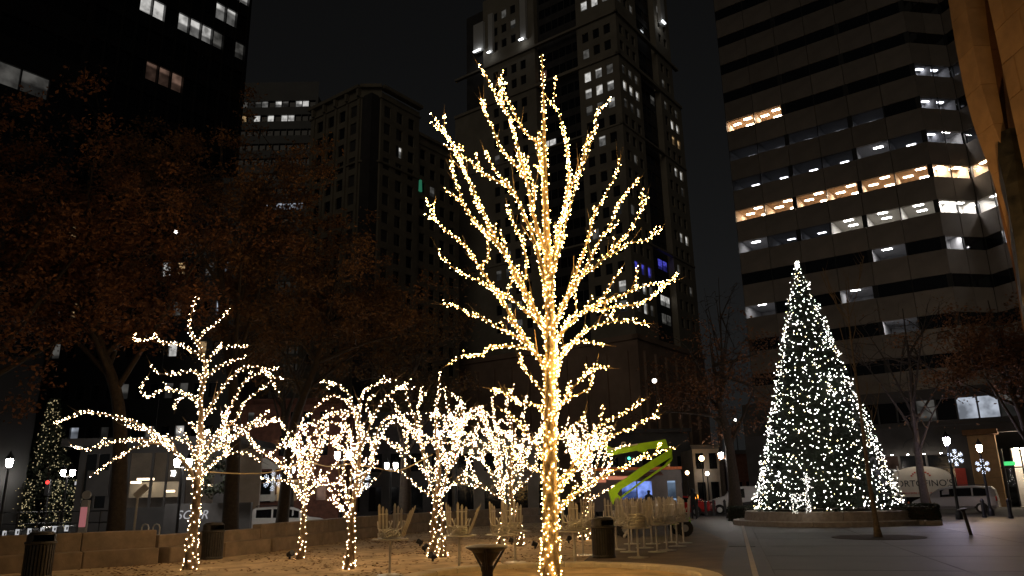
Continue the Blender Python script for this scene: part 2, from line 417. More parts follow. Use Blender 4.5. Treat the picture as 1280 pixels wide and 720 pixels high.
# planting bed of crushed stone under the lit trees
bed = [(1.0, 9.0), (1.2, 14.0), (1.5, 19.0), (2.6, 24.5), (3.3, 30.0), (3.6, 38.0), (3.0, 45.0), (1.4, 46.4)] + [(p.x + 0.3, p.y - 0.25) for p in reversed(WALL[:-1])] + [(-16, 9.0)]
NB = MB(); n = len(bed)
NB.add([(x, y, 0.005) for x, y in bed], [tuple(range(n))])
struct('planting_bed', NB, 'gravel')
tr_ = MB(); tr_.add([(x, y, 0.0025) for x, y in ((1.05, 9.0), (1.25, 14.0), (1.55, 19.0), (2.65, 24.5), (3.35, 30.0), (3.65, 38.0), (3.05, 45.0), (4.0, 47.0), (9.5, 46.0), (6.9, 26.0), (5.3, 20.5), (4.3, 17.0), (3.0, 9.0))], [tuple(reversed(range(13)))])
struct('terrace', tr_, 'paver_tan')
rb_ = MB(); rb_.lathe([(2.7, 0.0), (2.7, 0.035), (0.0, 0.06)], 40, (0.72, 15.1, 0)); struct('tree_bed', rb_, 'gravel')
# fallen leaves
def inside(x, y, poly):
    r = False; j = len(poly) - 1
    for i in range(len(poly)):
        if (poly[i][1] > y) != (poly[j][1] > y) and x < (poly[j][0] - poly[i][0]) * (y - poly[i][1]) / (poly[j][1] - poly[i][1]) + poly[i][0]: r = not r
        j = i
    return r
fl = MB(); cnt = 0
while cnt < 5200:
    x, y = rnd(-14, 5), rnd(12, 44)
    if not inside(x, y, bed): continue
    if math.sin(x * 1.3 + y * 0.7) + math.sin(y * 1.9 - x * 0.6) + rnd(-1.2, 1.2) < 0: continue
    s = rnd(0.025, 0.06); a = rnd(0, 6.28); z = 0.012 + rnd(0, 0.02)
    c_, s_ = math.cos(a) * s, math.sin(a) * s; t = rnd(-0.02, 0.03)
    fl.quad((x - c_, y - s_, z), (x + s_ * 0.6, y - c_ * 0.6, z + t), (x + c_, y + s_, z), (x - s_ * 0.6, y + c_ * 0.6, z + 0.01)); cnt += 1
o = fl.build('fallen_leaves', 'fallen'); tag(o, 'brown leaves scattered over the crushed stone under the lit trees', 'leaves', kind='stuff')

# kerb ring round the tall tree
HERO = Vector((0.72, 15.1, 0)); RING_R = 3.05
rg = thing('tree_ring', 'low ring of pale kerb stones around the tall lit tree', 'kerb ring', HERO)
NS = 26
for k in range(NS):
    a0, a1 = 2 * math.pi * (k + 0.012) / NS, 2 * math.pi * (k + 0.988) / NS
    b = MB(); vs = []
    h = 0.13 + rnd(-0.006, 0.006)
    prof = [(RING_R - 0.40, 0.0), (RING_R - 0.40, h - 0.02), (RING_R - 0.37, h), (RING_R - 0.03, h), (RING_R, h - 0.02), (RING_R, 0.0)]
    m_ = 4
    for i in range(m_ + 1):
        a = a0 + (a1 - a0) * i / m_
        vs += [(HERO.x + r * math.cos(a), HERO.y + r * math.sin(a), z) for r, z in prof]
    fs = [tuple(range(6)), tuple(reversed(range(m_ * 6, m_ * 6 + 6)))]
    fs += [(i * 6 + j, (i + 1) * 6 + j, (i + 1) * 6 + (j + 1) % 6, i * 6 + (j + 1) % 6) for i in range(m_) for j in range(6)]
    b.add(vs, fs); b.build('kerb_stone', 'kerb', rg)

# seat wall of stone panels along the bed
wl_ = thing('seat_wall', 'low tan stone seat wall along the back of the planting bed', 'wall', WALL[1])
for s in range(len(WALL) - 1):
    a, b = WALL[s], WALL[s + 1]
    L = (b - a).length; d = (b - a) / L; nr = Vector((d.y, -d.x, 0)); ang = math.atan2(d.y, d.x)
    n = max(1, round(L / 1.75)); h = (0.86, 0.86, 0.72, 0.84, 0.84, 0.84)[s]
    for k in range(n):
        c = a + d * (L * (k + 0.5) / n)
        MB().bevbox((c.x, c.y, h / 2 - 0.02), (L / n - 0.012, 0.34, h + 0.04), 0.02, ang).build('wall_panel', 'stone', wl_)
        q = c + nr * 0.40
        MB().bevbox((q.x, q.y, 0.2), (L / n - 0.012, 0.455, 0.42), 0.025, ang).build('seat_block', 'stone', wl_)

# ================================================================== BUILDINGS
pane_cache = {}
def pane(parent, c, ang, w, h, m, name='pane'):
    key = (round(w, 3), round(h, 3), m)
    if key not in pane_cache:
        b = MB(); b.box((0, 0, 0), (w, 0.04, h)); me = b.mesh('pane'); me.materials.append(M[m]); pane_cache[key] = me
    o = bpy.data.objects.new(name, pane_cache[key]); COL.objects.link(o)
    o.parent = parent; o.location = Vector(c) - parent.location; o.rotation_euler = (0, 0, ang)
    return o
def facade(parent, O, U, N, W, z0, z1, cols, rows, depth, wall_m, pick, name='wall', frames=None):
    # an upright wall with real openings and reveals; N points outwards; cols and rows are (from, to)
    O, U, N = Vector(O), Vector(U), Vector(N); ang = math.atan2(U.y, U.x)
    us = sorted({0.0, W} | {v for c in cols for v in c}); zz = sorted({z0, z1} | {v for r in rows for v in r})
    cs, rs = {c[0]: c for c in cols}, {r[0]: r for r in rows}
    b = MB()
    def pt(u, z, k=0.0): return O + U * u + Vector((0, 0, z)) - N * k
    for i in range(len(us) - 1):
        for j in range(len(zz) - 1):
            u0, u1, a0, a1 = us[i], us[i + 1], zz[j], zz[j + 1]
            if u0 in cs and a0 in rs and cs[u0][1] == u1 and rs[a0][1] == a1:
                b.quad(pt(u0, a0), pt(u1, a0), pt(u1, a0, depth), pt(u0, a0, depth)); b.quad(pt(u0, a1), pt(u0, a1, depth), pt(u1, a1, depth), pt(u1, a1))
                b.quad(pt(u0, a0), pt(u0, a0, depth), pt(u0, a1, depth), pt(u0, a1)); b.quad(pt(u1, a0), pt(u1, a1), pt(u1, a1, depth), pt(u1, a0, depth))
                c = pt((u0 + u1) / 2, (a0 + a1) / 2, depth - 0.03)
                m = pick(u0, a0, c)
                if m: pane(parent, c, ang, u1 - u0, a1 - a0, m, 'window')
            else:
                b.quad(pt(u0, a0), pt(u1, a0), pt(u1, a1), pt(u0, a1))
    return b.build(name, wall_m, parent)
def near_list(lst, default, rad=6.0):
    def pick(u, z, c):
        x, y = to_px(c); best = None
        for (lx, ly, m) in lst:
            d = max(abs(lx - x), abs(ly - y))
            if d < rad and (best is None or d < best[0]): best = (d, m)
        if best: return best[1]
        return default if isinstance(default, str) else default(u, z, c)
    return pick
def span_u(O, U, N, x, y): return (hit(O, N, x, y) - Vector(O)).dot(U)

# ---- the tall stone tower in the middle
TC = Vector((22.9, 138.0, 0))
NL, NR = Vector((-0.60, -0.80, 0)), Vector((0.80, -0.60, 0))
tw = thing('stone_tower', 'tall stone office tower with scattered lit windows behind the tall lit tree', 'tower', TC)
WL, WR = span_u(TC, GA, NL, 569, 110), 30.0
colsL = [(1.5 + k * 2.66, 3.05 + k * 2.66) for k in range(3)] + [(20.8 + k * 2.66, 22.3 + k * 2.66) for k in range(5) if 22.3 + k * 2.66 < WL - 0.5]
bayL = [(10.2 + k * 1.72, 11.78 + k * 1.72) for k in range(6)]
colsR = [(1.3 + k * 2.75, 2.8 + k * 2.75) for k in range(3)] + [(20.8 + k * 2.75, 22.3 + k * 2.75) for k in range(3)]
bayR = [(10.1 + k * 2.2, 12.15 + k * 2.2) for k in range(4)]
rows = [(85.4 - 3.9 * k, 87.6 - 3.9 * k) for k in range(14)]
rows_up = [(91.2, 93.4), (95.1, 97.3), (103.0, 105.2), (106.9, 109.1), (110.8, 113.0)]
LITT = [(732, 94, 'win_white'), (748, 88, 'win_white'), (764, 82, 'win_dim'), (732, 118, 'win_white'), (748, 112, 'win_white'), (765, 103, 'win_white'), (766, 124, 'win_white'), (733, 137, 'win_dim'), (750, 131, 'win_dim'), (750, 178, 'win_white'),
        (729, 12, 'win_white'), (744, 6, 'win_white'), (762, 0, 'win_white'), (782, 84, 'win_dim'), (790, 92, 'win_dim'), (799, 99, 'win_dim'), (782, 107, 'win_white'), (791, 113, 'win_white'), (800, 121, 'win_white'), (783, 126, 'win_dim'), (792, 134, 'win_dim'), (801, 141, 'win_dim'),
        (843, 138, 'win_dim'), (853, 144, 'win_dim'), (861, 152, 'win_dim'), (844, 157, 'win_white'), (846, 177, 'win_warm'), (853, 184, 'win_warm'), (860, 191, 'win_dim'), (848, 218, 'win_white'), (854, 221, 'win_white'), (862, 229, 'win_white'), (854, 300, 'win_white'), (862, 305, 'win_white'), (868, 310, 'win_white'),
        (793, 334, 'win_blue'), (802, 335, 'win_blue'), (811, 338, 'win_blue'), (795, 362, 'win_dim'), (804, 363, 'win_white'), (813, 366, 'win_dim'), (796, 386, 'win_dim'), (805, 388, 'win_white'), (814, 391, 'win_dim'), (777, 357, 'win_white'), (760, 362, 'win_dim'), (741, 372, 'win_dim'), (777, 388, 'win_dim'), (758, 392, 'win_white'), (738, 396, 'win_dim'), (576, 133, 'win_warm'), (595, 214, 'win_dim'), (614, 220, 'win_dim'), (628, 213, 'win_white')]
LITB = [(670, 96, 'win_peach'), (677, 94, 'win_peach'), (669, 118, 'win_peach'), (716, 123, 'win_white'), (718, 186, 'win_dim'), (687, 178, 'win_white'), (689, 106, 'win_dim'), (700, 104, 'win_dim'), (823, 131, 'win_white'), (829, 137, 'win_white'), (835, 143, 'win_cool'), (818, 127, 'win_dim'), (822, 152, 'win_peach'), (829, 158, 'win_peach'), (835, 164, 'win_peach'), (822, 193, 'win_dim'), (829, 199, 'win_dim'), (836, 205, 'win_dim'), (836, 242, 'win_dim'),
        (827, 334, 'win_blue'), (835, 335, 'win_blue'), (843, 336, 'win_blue'), (850, 337, 'win_blue'), (830, 376, 'win_white'), (838, 379, 'win_white'), (846, 383, 'win_white'), (832, 402, 'win_dim'), (840, 404, 'win_dim'), (848, 408, 'win_dim')]
dk2_ = lambda u, z, c: 'win_dim' if random.random() < 0.10 else ('dimglass' if random.random() < 0.8 else 'darkglass')
dk_ = lambda u, z, c: 'dimglass' if random.random() < 0.8 else 'darkglass'
def shaft(O, U, N, W, cols, bay, zz0, zz1, rws):
    us = sorted(cols)
    b0, b1 = bay[0][0] - 0.5, bay[-1][1] + 0.5
    left = [c for c in cols if c[1] < b0]; right = [(c[0] - b1, c[1] - b1) for c in cols if c[0] > b1]
    facade(tw, O, U, N, b0, zz0, zz1, left, rws, 0.35, 'tower', near_list(LITT, dk2_, 5.5))
    facade(tw, Vector(O) + U * b1, U, N, W - b1, zz0, zz1, right, rws, 0.35, 'tower', near_list(LITT, dk2_, 5.5))
    O2 = Vector(O) + U * b0 - N * 1.4
    facade(tw, O2, U, N, b1 - b0, zz0, zz1, [(c[0] - b0, c[1] - b0) for c in bay], rws, 0.15, 'spandrel_dark', near_list(LITB, 'darkglass', 5.0), 'bay_wall')
    r = MB()
    for u in (b0, b1):
        p = Vector(O) + U * u; q = p - N * 1.4
        r.quad((p.x, p.y, zz0), (q.x, q.y, zz0), (q.x, q.y, zz1), (p.x, p.y, zz1))
    r.build('bay_return', 'tower_band', tw)
shaft(TC, GA, NL, WL, colsL, bayL, 30.0, 89.0, rows)
shaft(TC, GB, NR, WR, colsR, bayR, 30.0, 89.0, rows)
ins = -(NL + NR) * 0.25
shaft(TC + ins, GA, NL, WL * 0.80, [c for c in colsL if c[1] < WL * 0.78], bayL, 89.7, 118.0, rows_up)
shaft(TC + ins, GB, NR, WR - 3, [c for c in colsR if c[1] < WR - 3.4], bayR, 89.7, 118.0, rows_up)
core = MB()                                                 # dark body behind the facades
cp = [TC - (NL + NR) * 1.9 + v for v in (Vector((0, 0, 0)), GB * (WR - 3.5), GB * (WR - 3.5) + GA * (WL - 4), GA * (WL - 4))]
core.add([(p.x, p.y, 0) for p in cp] + [(p.x, p.y, 117) for p in cp], [(0, 1, 5, 4), (1, 2, 6, 5), (2, 3, 7, 6), (3, 0, 4, 7), (4, 5, 6, 7)])
core.build('core', 'spandrel_dark', tw)
for z, h, pr, m in ((89.0, 0.7, 0.35, 'tower_band'), (73.2, 0.4, 0.2, 'tower_band'), (29.0, 1.0, 0.7, 'tower_base'), (99.2, 0.5, 0.2, 'tower_band'), (49.7, 0.4, 0.2, 'tower_band')):
    b = MB(); p = TC + (NL + NR) * pr
    q = [p, p + GB * (WR + pr), p + GB * (WR + pr) + GA * 2, p + GA * 2, p + GA * (WL + pr), p + GA * (WL + pr) + GB * 2, p + GB * 2]
    for U, N_, W in ((GA, NL, WL), (GB, NR, WR)):
        a0 = p; a1 = p + U * (W + pr)
        i0, i1 = a0 - N_ * (pr + 0.6), a1 - N_ * (pr + 0.6)
        b.add([(v.x, v.y, zz) for zz in (z, z + h) for v in (a0, a1, i1, i0)], [(0, 1, 5, 4), (1, 2, 6, 5), (3, 0, 4, 7), (4, 5, 6, 7), (0, 3, 2, 1)])
    b.build('cornice', m, tw)
b = MB()                                                    # broad lower storeys
p = TC + (NL + NR) * 0.4
for U, N_, W in ((GA, NL, WL), (GB, NR, WR)):
    a0, a1 = p, p + U * (W + 0.4)
    b.quad((a0.x, a0.y, 0), (a1.x, a1.y, 0), (a1.x, a1.y, 29), (a0.x, a0.y, 29))
b.build('base_storeys', 'tower_base', tw)
for U, N_, W in ((GA, NL, WL), (GB, NR, WR)):
    for k in range(int(W // 4.5)):
        c = p + U * (2.5 + k * 4.5) + N_ * 0.25
        MB().box((c.x, c.y, 13.5), (1.1, 0.5, 27), math.atan2(U.y, U.x)).build('pilaster', 'tower_base', tw)
# white flood-lit fins high on the tower
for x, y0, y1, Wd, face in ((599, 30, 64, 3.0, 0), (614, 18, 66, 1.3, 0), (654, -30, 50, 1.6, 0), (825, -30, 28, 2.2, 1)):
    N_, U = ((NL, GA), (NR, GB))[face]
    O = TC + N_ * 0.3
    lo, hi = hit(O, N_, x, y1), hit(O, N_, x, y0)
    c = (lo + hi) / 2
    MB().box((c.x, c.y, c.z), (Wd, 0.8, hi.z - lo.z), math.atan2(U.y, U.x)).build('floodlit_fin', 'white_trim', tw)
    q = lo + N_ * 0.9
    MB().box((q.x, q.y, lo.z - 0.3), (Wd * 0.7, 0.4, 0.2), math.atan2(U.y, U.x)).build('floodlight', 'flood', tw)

# ---- older masonry block
MC = Vector((-26.2, 130.0, 0))
mb_ = thing('masonry_block', 'old dim stone office block with tall windows and heavy cornice', 'building', MC)
zt = hit(MC, NL, 435, 136.6).z; zt2 = hit(MC, NL, 433, 179).z; fl_ = (zt - zt2) / 2
rowsM = [(zt - k * fl_ - 2.35, zt - k * fl_) for k in range(14) if zt - k * fl_ > 12]
Wm = span_u(MC, GA, NL, 389, 150)
LITM = [(459, 162, 'win_dim'), (494, 195, 'win_white'), (509, 249, 'win_dim'), (459, 142, 'win_dim')]
facade(mb_, MC + GA * 3.2, GA, NL, Wm - 3.2, 0, zt + 3.5, [(0.9 + k * (Wm - 4.6) / 4, 0.9 + k * (Wm - 4.6) / 4 + 1.75) for k in range(4)], rowsM, 0.4, 'masonry', near_list(LITM, 'darkglass', 5))
ch0 = MC + GA * 3.2; ch1 = MC + GB * 2.6; chd = (ch1 - ch0).normalized(); chn = Vector((chd.y, -chd.x, 0))
if chn.y > 0: chn = -chn
facade(mb_, ch0, chd, chn, (ch1 - ch0).length, 0, zt + 4.2, [(1.3, 2.9)], rowsM, 0.4, 'masonry', near_list(LITM, 'darkglass', 5))
Wm2 = span_u(MC, GB, NR, 524, 165)
facade(mb_, ch1, GB, NR, Wm2 - 2.6, 0, zt + 2.5, [(0.8 + k * (Wm2 - 3.2) / 3, 0.8 + k * (Wm2 - 3.2) / 3 + 1.7) for k in range(3)], rowsM, 0.4, 'masonry', near_list(LITM, 'darkglass', 5))
for a, b_, N_ in ((MC + GA * 3.2, MC + GA * (Wm + 0.3), NL), (ch0, ch1, chn), (ch1, MC + GB * (Wm2 + 0.3), NR)):
    for z, h, pr in ((zt + 1.2, 0.35, 0.25), (zt + 3.2, 0.7, 0.8), (zt - 3.4 * fl_, 0.4, 0.3)):
        q = MB(); d = N_ * pr
        q.add([(v.x, v.y, zz) for zz in (z, z + h) for v in (a + d, b_ + d, b_ - N_ * 0.5, a - N_ * 0.5)], [(0, 1, 5, 4), (1, 2, 6, 5), (3, 0, 4, 7), (4, 5, 6, 7), (0, 3, 2, 1)])
        q.build('cornice', 'masonry', mb_)
for k in range(5):                                          # round-headed pilasters on the left face
    u = 3.35 + k * (Wm - 4.6) / 4; c = MC + GA * u + NL * 0.15
    MB().box((c.x, c.y, (zt + 1) / 2), (0.55, 0.35, zt + 1.0), math.atan2(GA.y, GA.x)).build('pilaster', 'masonry', mb_)
    MB().box((c.x + NL.x * 0.3, c.y + NL.y * 0.3, zt + 2.2), (0.5, 0.6, 1.5), math.atan2(GA.y, GA.x), top=1.25).build('bracket', 'masonry', mb_)
MB().box(((MC + GB * 4 + GA * 4).x, (MC + GB * 4 + GA * 4).y, zt / 2), (7.5, 7.5, zt + 3.0), math.atan2(GB.y, GB.x)).build('core', 'spandrel_dark', mb_)
# lower wing
mw = thing('masonry_wing', 'lower stone wing with a green lit window beside the old office block', 'building', MC + GB * Wm2)
O = MC + GB * Wm2 - NR * 0.6
ztw = hit(O, NR, 535, 190).z
rowsW = [(ztw - k * fl_ - 2.2, ztw - k * fl_) for k in range(13) if ztw - k * fl_ > 10]
facade(mw, O, GB, NR, 13, 0, ztw + 3.0, [(1.0 + k * 3.0, 2.6 + k * 3.0) for k in range(4)], rowsW, 0.4, 'masonry', near_list([(538, 240, 'win_dim'), (526, 229, 'win_dim')], 'darkglass', 5))
for z, h, pr in ((ztw + 2.6, 0.6, 0.6), (ztw + 0.9, 0.3, 0.25)):
    q = MB(); a, b_ = O, O + GB * 13.3; d = NR * pr
    q.add([(v.x, v.y, zz) for zz in (z, z + h) for v in (a + d, b_ + d, b_ - NR * 0.5, a - NR * 0.5)], [(0, 1, 5, 4), (1, 2, 6, 5), (3, 0, 4, 7), (4, 5, 6, 7), (0, 3, 2, 1)])
    q.build('cornice', 'masonry', mw)
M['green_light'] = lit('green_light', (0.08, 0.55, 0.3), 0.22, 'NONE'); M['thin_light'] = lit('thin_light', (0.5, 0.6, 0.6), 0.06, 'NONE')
p = hit(O + NR * 0.25, NR, 525.5, 232); MB().box(tuple(p), (0.75, 0.3, 2.5), math.atan2(GB.y, GB.x), top=0.75).build('green_lantern', 'green_light', mw)
p = hit(O + NR * 0.25, NR, 521, 212); MB().box(tuple(p), (0.18, 0.2, 7.0), math.atan2(GB.y, GB.x)).build('glowing_pipe', 'thin_light', mw)  # thin pipe given a faint glow of its own

# ---- grey banded building between the black tower and the masonry block
BO = Vector((-61.0, 150.0, 0)); X1 = Vector((1, 0, 0)); NY = Vector((0, -1, 0))
bd = thing('banded_block', 'grey office block with horizontal window bands and lit top floors', 'building', BO)
ztb = hit(BO, NY, 345, 126.0).z; Wb = 19.0
rowsB = [(ztb - k * 3.45 - 1.55, ztb - k * 3.45) for k in range(22) if ztb - k * 3.45 > 5]
LB = []
for x in range(300, 390, 4):
    for y, pr, m in ((132, 0.4, 'win_white'), (132, 0.4, 'win_dim'), (152, 0.2, 'win_white'), (152, 0.2, 'win_warm'), (194, 0.25, 'win_warm'), (230, 0.3, 'win_warm'), (249, 0.45, 'win_cool'), (262, 0.4, 'win_cool'), (292, 0.3, 'win_cool')):
        if random.random() < pr: LB.append((x, y, m))
facade(bd, BO, X1, NY, Wb, 0, ztb + 4.6, [(0.5 + k * 1.5, 1.9 + k * 1.5) for k in range(12)], rowsB, 0.5, 'banded', near_list(LB, 'darkglass', 4.2))
MB().box((BO.x + Wb / 2, BO.y + 9, 45), (Wb - 0.4, 16, 86)).build('core', 'spandrel_dark', bd)

# ---- black glass tower on the left
BT = Vector((-31.2, 80.0, 0)); NBk = Vector((0.80, -0.60, 0)); UB = -GB
bt = thing('black_tower', 'near black office tower with a few lit windows under its top edge', 'tower', BT)
zb = hit(BT, NBk, 256, 31).z
rowsK = [(zb - 2.1 + k * 3.75, zb + k * 3.75) for k in range(-9, 4)]
LK = [(x, y, 'win_white') for x, y in ((193, 2), (207, 10), (221, 20), (236, 30), (251, 38), (279, 10), (291, 16), (303, 24), (270, 8))] + [(x, y, 'win_white') for x, y in ((288, 0), (299, 4), (308, 8), (296, 27))] + [(x, y, 'win_warm') for x, y in ((184, 78), (213, 94))] + [(x, y, 'win_peach') for x, y in ((197, 86), (243, 105), (276, 50), (228, 45))]
def black_pick(u, z, c):
    x, y = to_px(c)
    r_ = round((z - zb + 2.1) / 3.75)
    for x0, x1, rr_, m, pr in ((180, 259, 0, 'win_white', 0.95), (264, 300, 1, 'win_white', 0.9), (280, 314, 2, 'win_white', 1.0), (174, 222, -2, 'win_peach', 0.7), (268, 300, 0, 'win_dim', 0.3)):
        if x0 <= x <= x1 and r_ == rr_ and random.random() < pr: return m
    return 'darkglass'
facade(bt, BT, UB, NBk, 26, 0, 66, [(0.5 + k * 1.42, 1.8 + k * 1.42) for k in range(17)], rowsK, 0.3, 'blackwall', black_pick)
q = MB(); e = BT + UB * 26
for a, b_ in ((e, e + GA * 20), (BT, BT + GA * 20)): q.quad((a.x, a.y, 0), (b_.x, b_.y, 0), (b_.x, b_.y, 66), (a.x, a.y, 66))
q.build('side_wall', 'blackwall', bt)
for k in range(18):                                          # thin mullion fins on the facade
    c = BT + UB * (0.44 + k * 1.42) + NBk * 0.12
    MB().box((c.x, c.y, 33), (0.12, 0.25, 66), math.atan2(UB.y, UB.x)).build('mullion', 'mullion', bt)
# ---- dark building at the left border
LO = Vector((-38.0, 44.5, 0))
lb = thing('dark_corner_block', 'dark office block at the left border with one pale window strip', 'building', LO)
zl = hit(LO, NBk, 30, 100).z + 0.8
facade(lb, LO + GB * 9, UB, NBk, 20, 0, 44, [(0.4 + k * 1.9, 2.2 + k * 1.9) for k in range(10)], [(zl - 1.7 + k * 3.8, zl + k * 3.8) for k in range(-5, 4)], 0.25, 'blackwall',
       near_list([(10, 93, 'win_dim'), (22, 98, 'win_dim'), (32, 102, 'win_dim'), (45, 108, 'win_dim'), (60, 114, 'win_dim'), (20, 17, 'win_dim'), (28, 50, 'win_dim')], 'darkglass', 9))
q = MB(); e = LO + GB * 9; q.quad((e.x, e.y, 0), (e.x - 16, e.y + 12, 0), (e.x - 16, e.y + 12, 44), (e.x, e.y, 44)); q.build('side_wall', 'blackwall', lb)

# ---- mid-rise behind the brown trees
FO = Vector((-52, 66.0, 0))
mr = thing('midrise_block', 'dark mid-rise with scattered lit windows glimpsed through brown tree crowns', 'building', FO)
def mid_pick(u, z, c):
    r = random.random()
    return 'win_cool' if r < 0.08 else 'win_white' if r < 0.14 else 'win_warm' if r < 0.18 else 'win_dim' if r < 0.35 else 'darkglass'
facade(mr, FO, X1, NY, 27, -1, 31, [(0.6 + k * 1.3, 1.35 + k * 1.3) for k in range(20)], [(6.6 + k * 3.7, 7.9 + k * 3.7) for k in range(6)], 0.3, 'blackwall', mid_pick)
MB().box((FO.x + 13.5, FO.y + 6, 15), (26.6, 11, 31.6)).build('core', 'blackwall', mr)

# ---- banded office block on the right, with rooms behind the lit windows
RC = Vector((43.85, 72.8, 0)); RL = 21.1
rb = thing('banded_office_tower', 'large office building with dark stone bands and lit window rows behind the cone tree', 'building', RC)
N1 = Vector((-0.603, -0.797, 0)); U1 = Vector((-0.797, 0.603, 0))
U2 = Vector((0.9866, 0.163, 0)); N2 = Vector((0.163, -0.9866, 0))
RI = RC + U2 * 4.6
U3 = Vector((0.25, -0.968, 0)); N3 = Vector((-0.968, -0.25, 0))
FH, ROW8 = 3.95, 30.1
faces = [(RC, U1, N1, RL, 6), (RC, U2, N2, 4.6, 2), (RI, U3, N3, 8.4, 4)]
WH = 1.38
# per row: for each face a string, one letter per window: . dark  d dim  w white  o warm  s single lamp
RB_LIT = {0: ('......', '..', '....'), 1: ('......', '..', '....'), 2: ('......', '..', '....'), 3: ('......', '..', '....'), 4: ('....yy', 'dd', 'd...'), 5: ('.ddddd', 'dd', '....'), 6: ('dsdddd', 'ds', 'd...'),
          7: ('oooooo', 'oo', 'ooo.'), 8: ('wwwdds', 'ww', 'ww..'), 9: ('.s....', 's.', '.s..'), 10: ('..s..s', '..', '....'), 11: ('.s..d.', '..', '....'), 12: ('....d.', '..', '....'), 13: ('......', '..', '....')}
panel_me = {}
def room(parent, O, U, N, w, z0, z1, kind, D=5.0, skew=0.0):
    # a shallow office behind one window: back wall, ceiling with fittings, side walls
    b = MB()
    def pt(u, k, z): return O + U * (u + skew * k * (1 - u / w)) - N * (0.3 + k) + Vector((0, 0, z))
    zc, zf = z1 + 0.25, z0 - 0.8
    b.quad(pt(0, D, zf), pt(w, D, zf), pt(w, D, zc), pt(0, D, zc)); b.quad(pt(0, 0, zc), pt(0, D, zc), pt(w, D, zc), pt(w, 0, zc))
    b.quad(pt(0, 0, zf), pt(0, D, zf), pt(0, D, zc), pt(0, 0, zc)); b.quad(pt(w, 0, zf), pt(w, D, zf), pt(w, D, zc), pt(w, 0, zc))
    b.quad(pt(0, 0, zf), pt(0, D, zf), pt(w, D, zf), pt(w, 0, zf)); b.quad(pt(0, 0, z1), pt(w, 0, z1), pt(w, 0, zc), pt(0, 0, zc)); b.quad(pt(0, 0, z0), pt(w, 0, z0), pt(w, 0, zf), pt(0, 0, zf))
    r = b.build('room', {'w': 'room', 'o': 'room_warm_glow', 'y': 'room_warm_glow'}.get(kind, 'room_dim_shade'), parent)
    L = MB()
    spots = {'o': [(0.28, 1.2), (0.7, 2.6), (0.3, 3.9)], 'w': [(0.5, 1.2), (0.5, 3.2)], 'y': [(0.3, 1.2), (0.75, 1.8), (0.4, 3.0)], 'd': [(0.5, 3.6)], 's': [(rnd(0.25, 0.75), rnd(0.8, 2.0))]}[kind]
    for u, k in spots:
        k = k * D / 5.0; a = pt(u * w - 0.3, max(0.05, k - 0.3), zc - 0.03); L.quad(a, a + U * 0.9, a + U * 0.9 - N * 0.35, a - N * 0.35)
    L.build('ceiling_light', {'o': 'ceiling_warm', 'w': 'ceiling_light', 'y': 'ceiling_warm', 'd': 'ceiling_dim', 's': 'ceiling_light'}[kind], r)
for fi, (O, U, N, W, nw) in enumerate(faces):
    ang = math.atan2(U.y, U.x); w = W / nw
    back = MB(); a, b_ = O - N * 0.34, O + U * W - N * 0.34
    for k in range(-1, 14):
        ztop = ROW8 + FH * (8 - k)
        if k >= 0:
            for j in range(nw):
                c = O + U * (w * (j + 0.5)) - N * 0.12
                kind = RB_LIT[k][fi][j]
                pane(rb, (c.x, c.y, ztop - WH / 2), ang, w - 0.14, WH - 0.04, 'roomglass' if kind != '.' else 'darkglass', 'window')
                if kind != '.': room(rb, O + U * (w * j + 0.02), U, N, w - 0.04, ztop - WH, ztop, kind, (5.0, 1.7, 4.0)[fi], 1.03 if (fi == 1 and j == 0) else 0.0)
                m = O + U * (w * (j + (0 if j else 0.03))) - N * 0.08
                wide = 0.5 if (j % 2 == 0 and fi == 0) else 0.1
                MB().box((m.x, m.y, ztop - WH / 2), (wide, 0.16, WH), ang).build('mullion', 'mullion', rb)
        # stone spandrel panels above the window row, one per window width
        for j in range(nw):
            key = (fi, j == 0)
            if key not in panel_me:
                panel_me[key] = MB().bevbox((0, 0, 0), (w - 0.05, 0.3, FH - WH - 0.02), 0.02).mesh('spandrel_panel')
            c = O + U * (w * (j + 0.5)) - N * 0.15
            o = link('spandrel_panel', panel_me[key], 'spandrel', rb, world=False)
            o.location = Vector((c.x, c.y, ztop + (FH - WH) / 2)) - rb.location; o.rotation_euler = (0, 0, ang)
        back.quad((a.x, a.y, ztop), (b_.x, b_.y, ztop), (b_.x, b_.y, ztop + FH - WH), (a.x, a.y, ztop + FH - WH))
    back.build('backing_wall', 'spandrel_dark', rb)
b = MB()
e1 = RC + U1 * RL; e2 = e1 + GB * 20
b.quad((e1.x, e1.y, 0), (e2.x, e2.y, 0), (e2.x, e2.y, 72), (e1.x, e1.y, 72)); b.build('side_wall', 'spandrel_dark', rb)
co = MB(); q = [RC - N1 * 6.5 - U2 * 1, e1 - N1 * 6.5, e1 - N1 * 25, RI - N3 * 6.5 + U3 * 8, RI - N3 * 6.5 + Vector((0, 3, 0))]
for i in range(len(q)):
    p_, r_ = q[i], q[(i + 1) % len(q)]; co.quad((p_.x, p_.y, 0), (r_.x, r_.y, 0), (r_.x, r_.y, 72), (p_.x, p_.y, 72))
co.build('core', 'blackwall', rb)
# lower storeys (dark)
lo = MB()
for (O, U, N, W, nw) in faces: a, b_ = O, O + U * W; lo.quad((a.x, a.y, 0), (b_.x, b_.y, 0), (b_.x, b_.y, ROW8 - FH * 5 - WH), (a.x, a.y, ROW8 - FH * 5 - WH))
lo.build('lower_wall', 'spandrel_dark', rb)

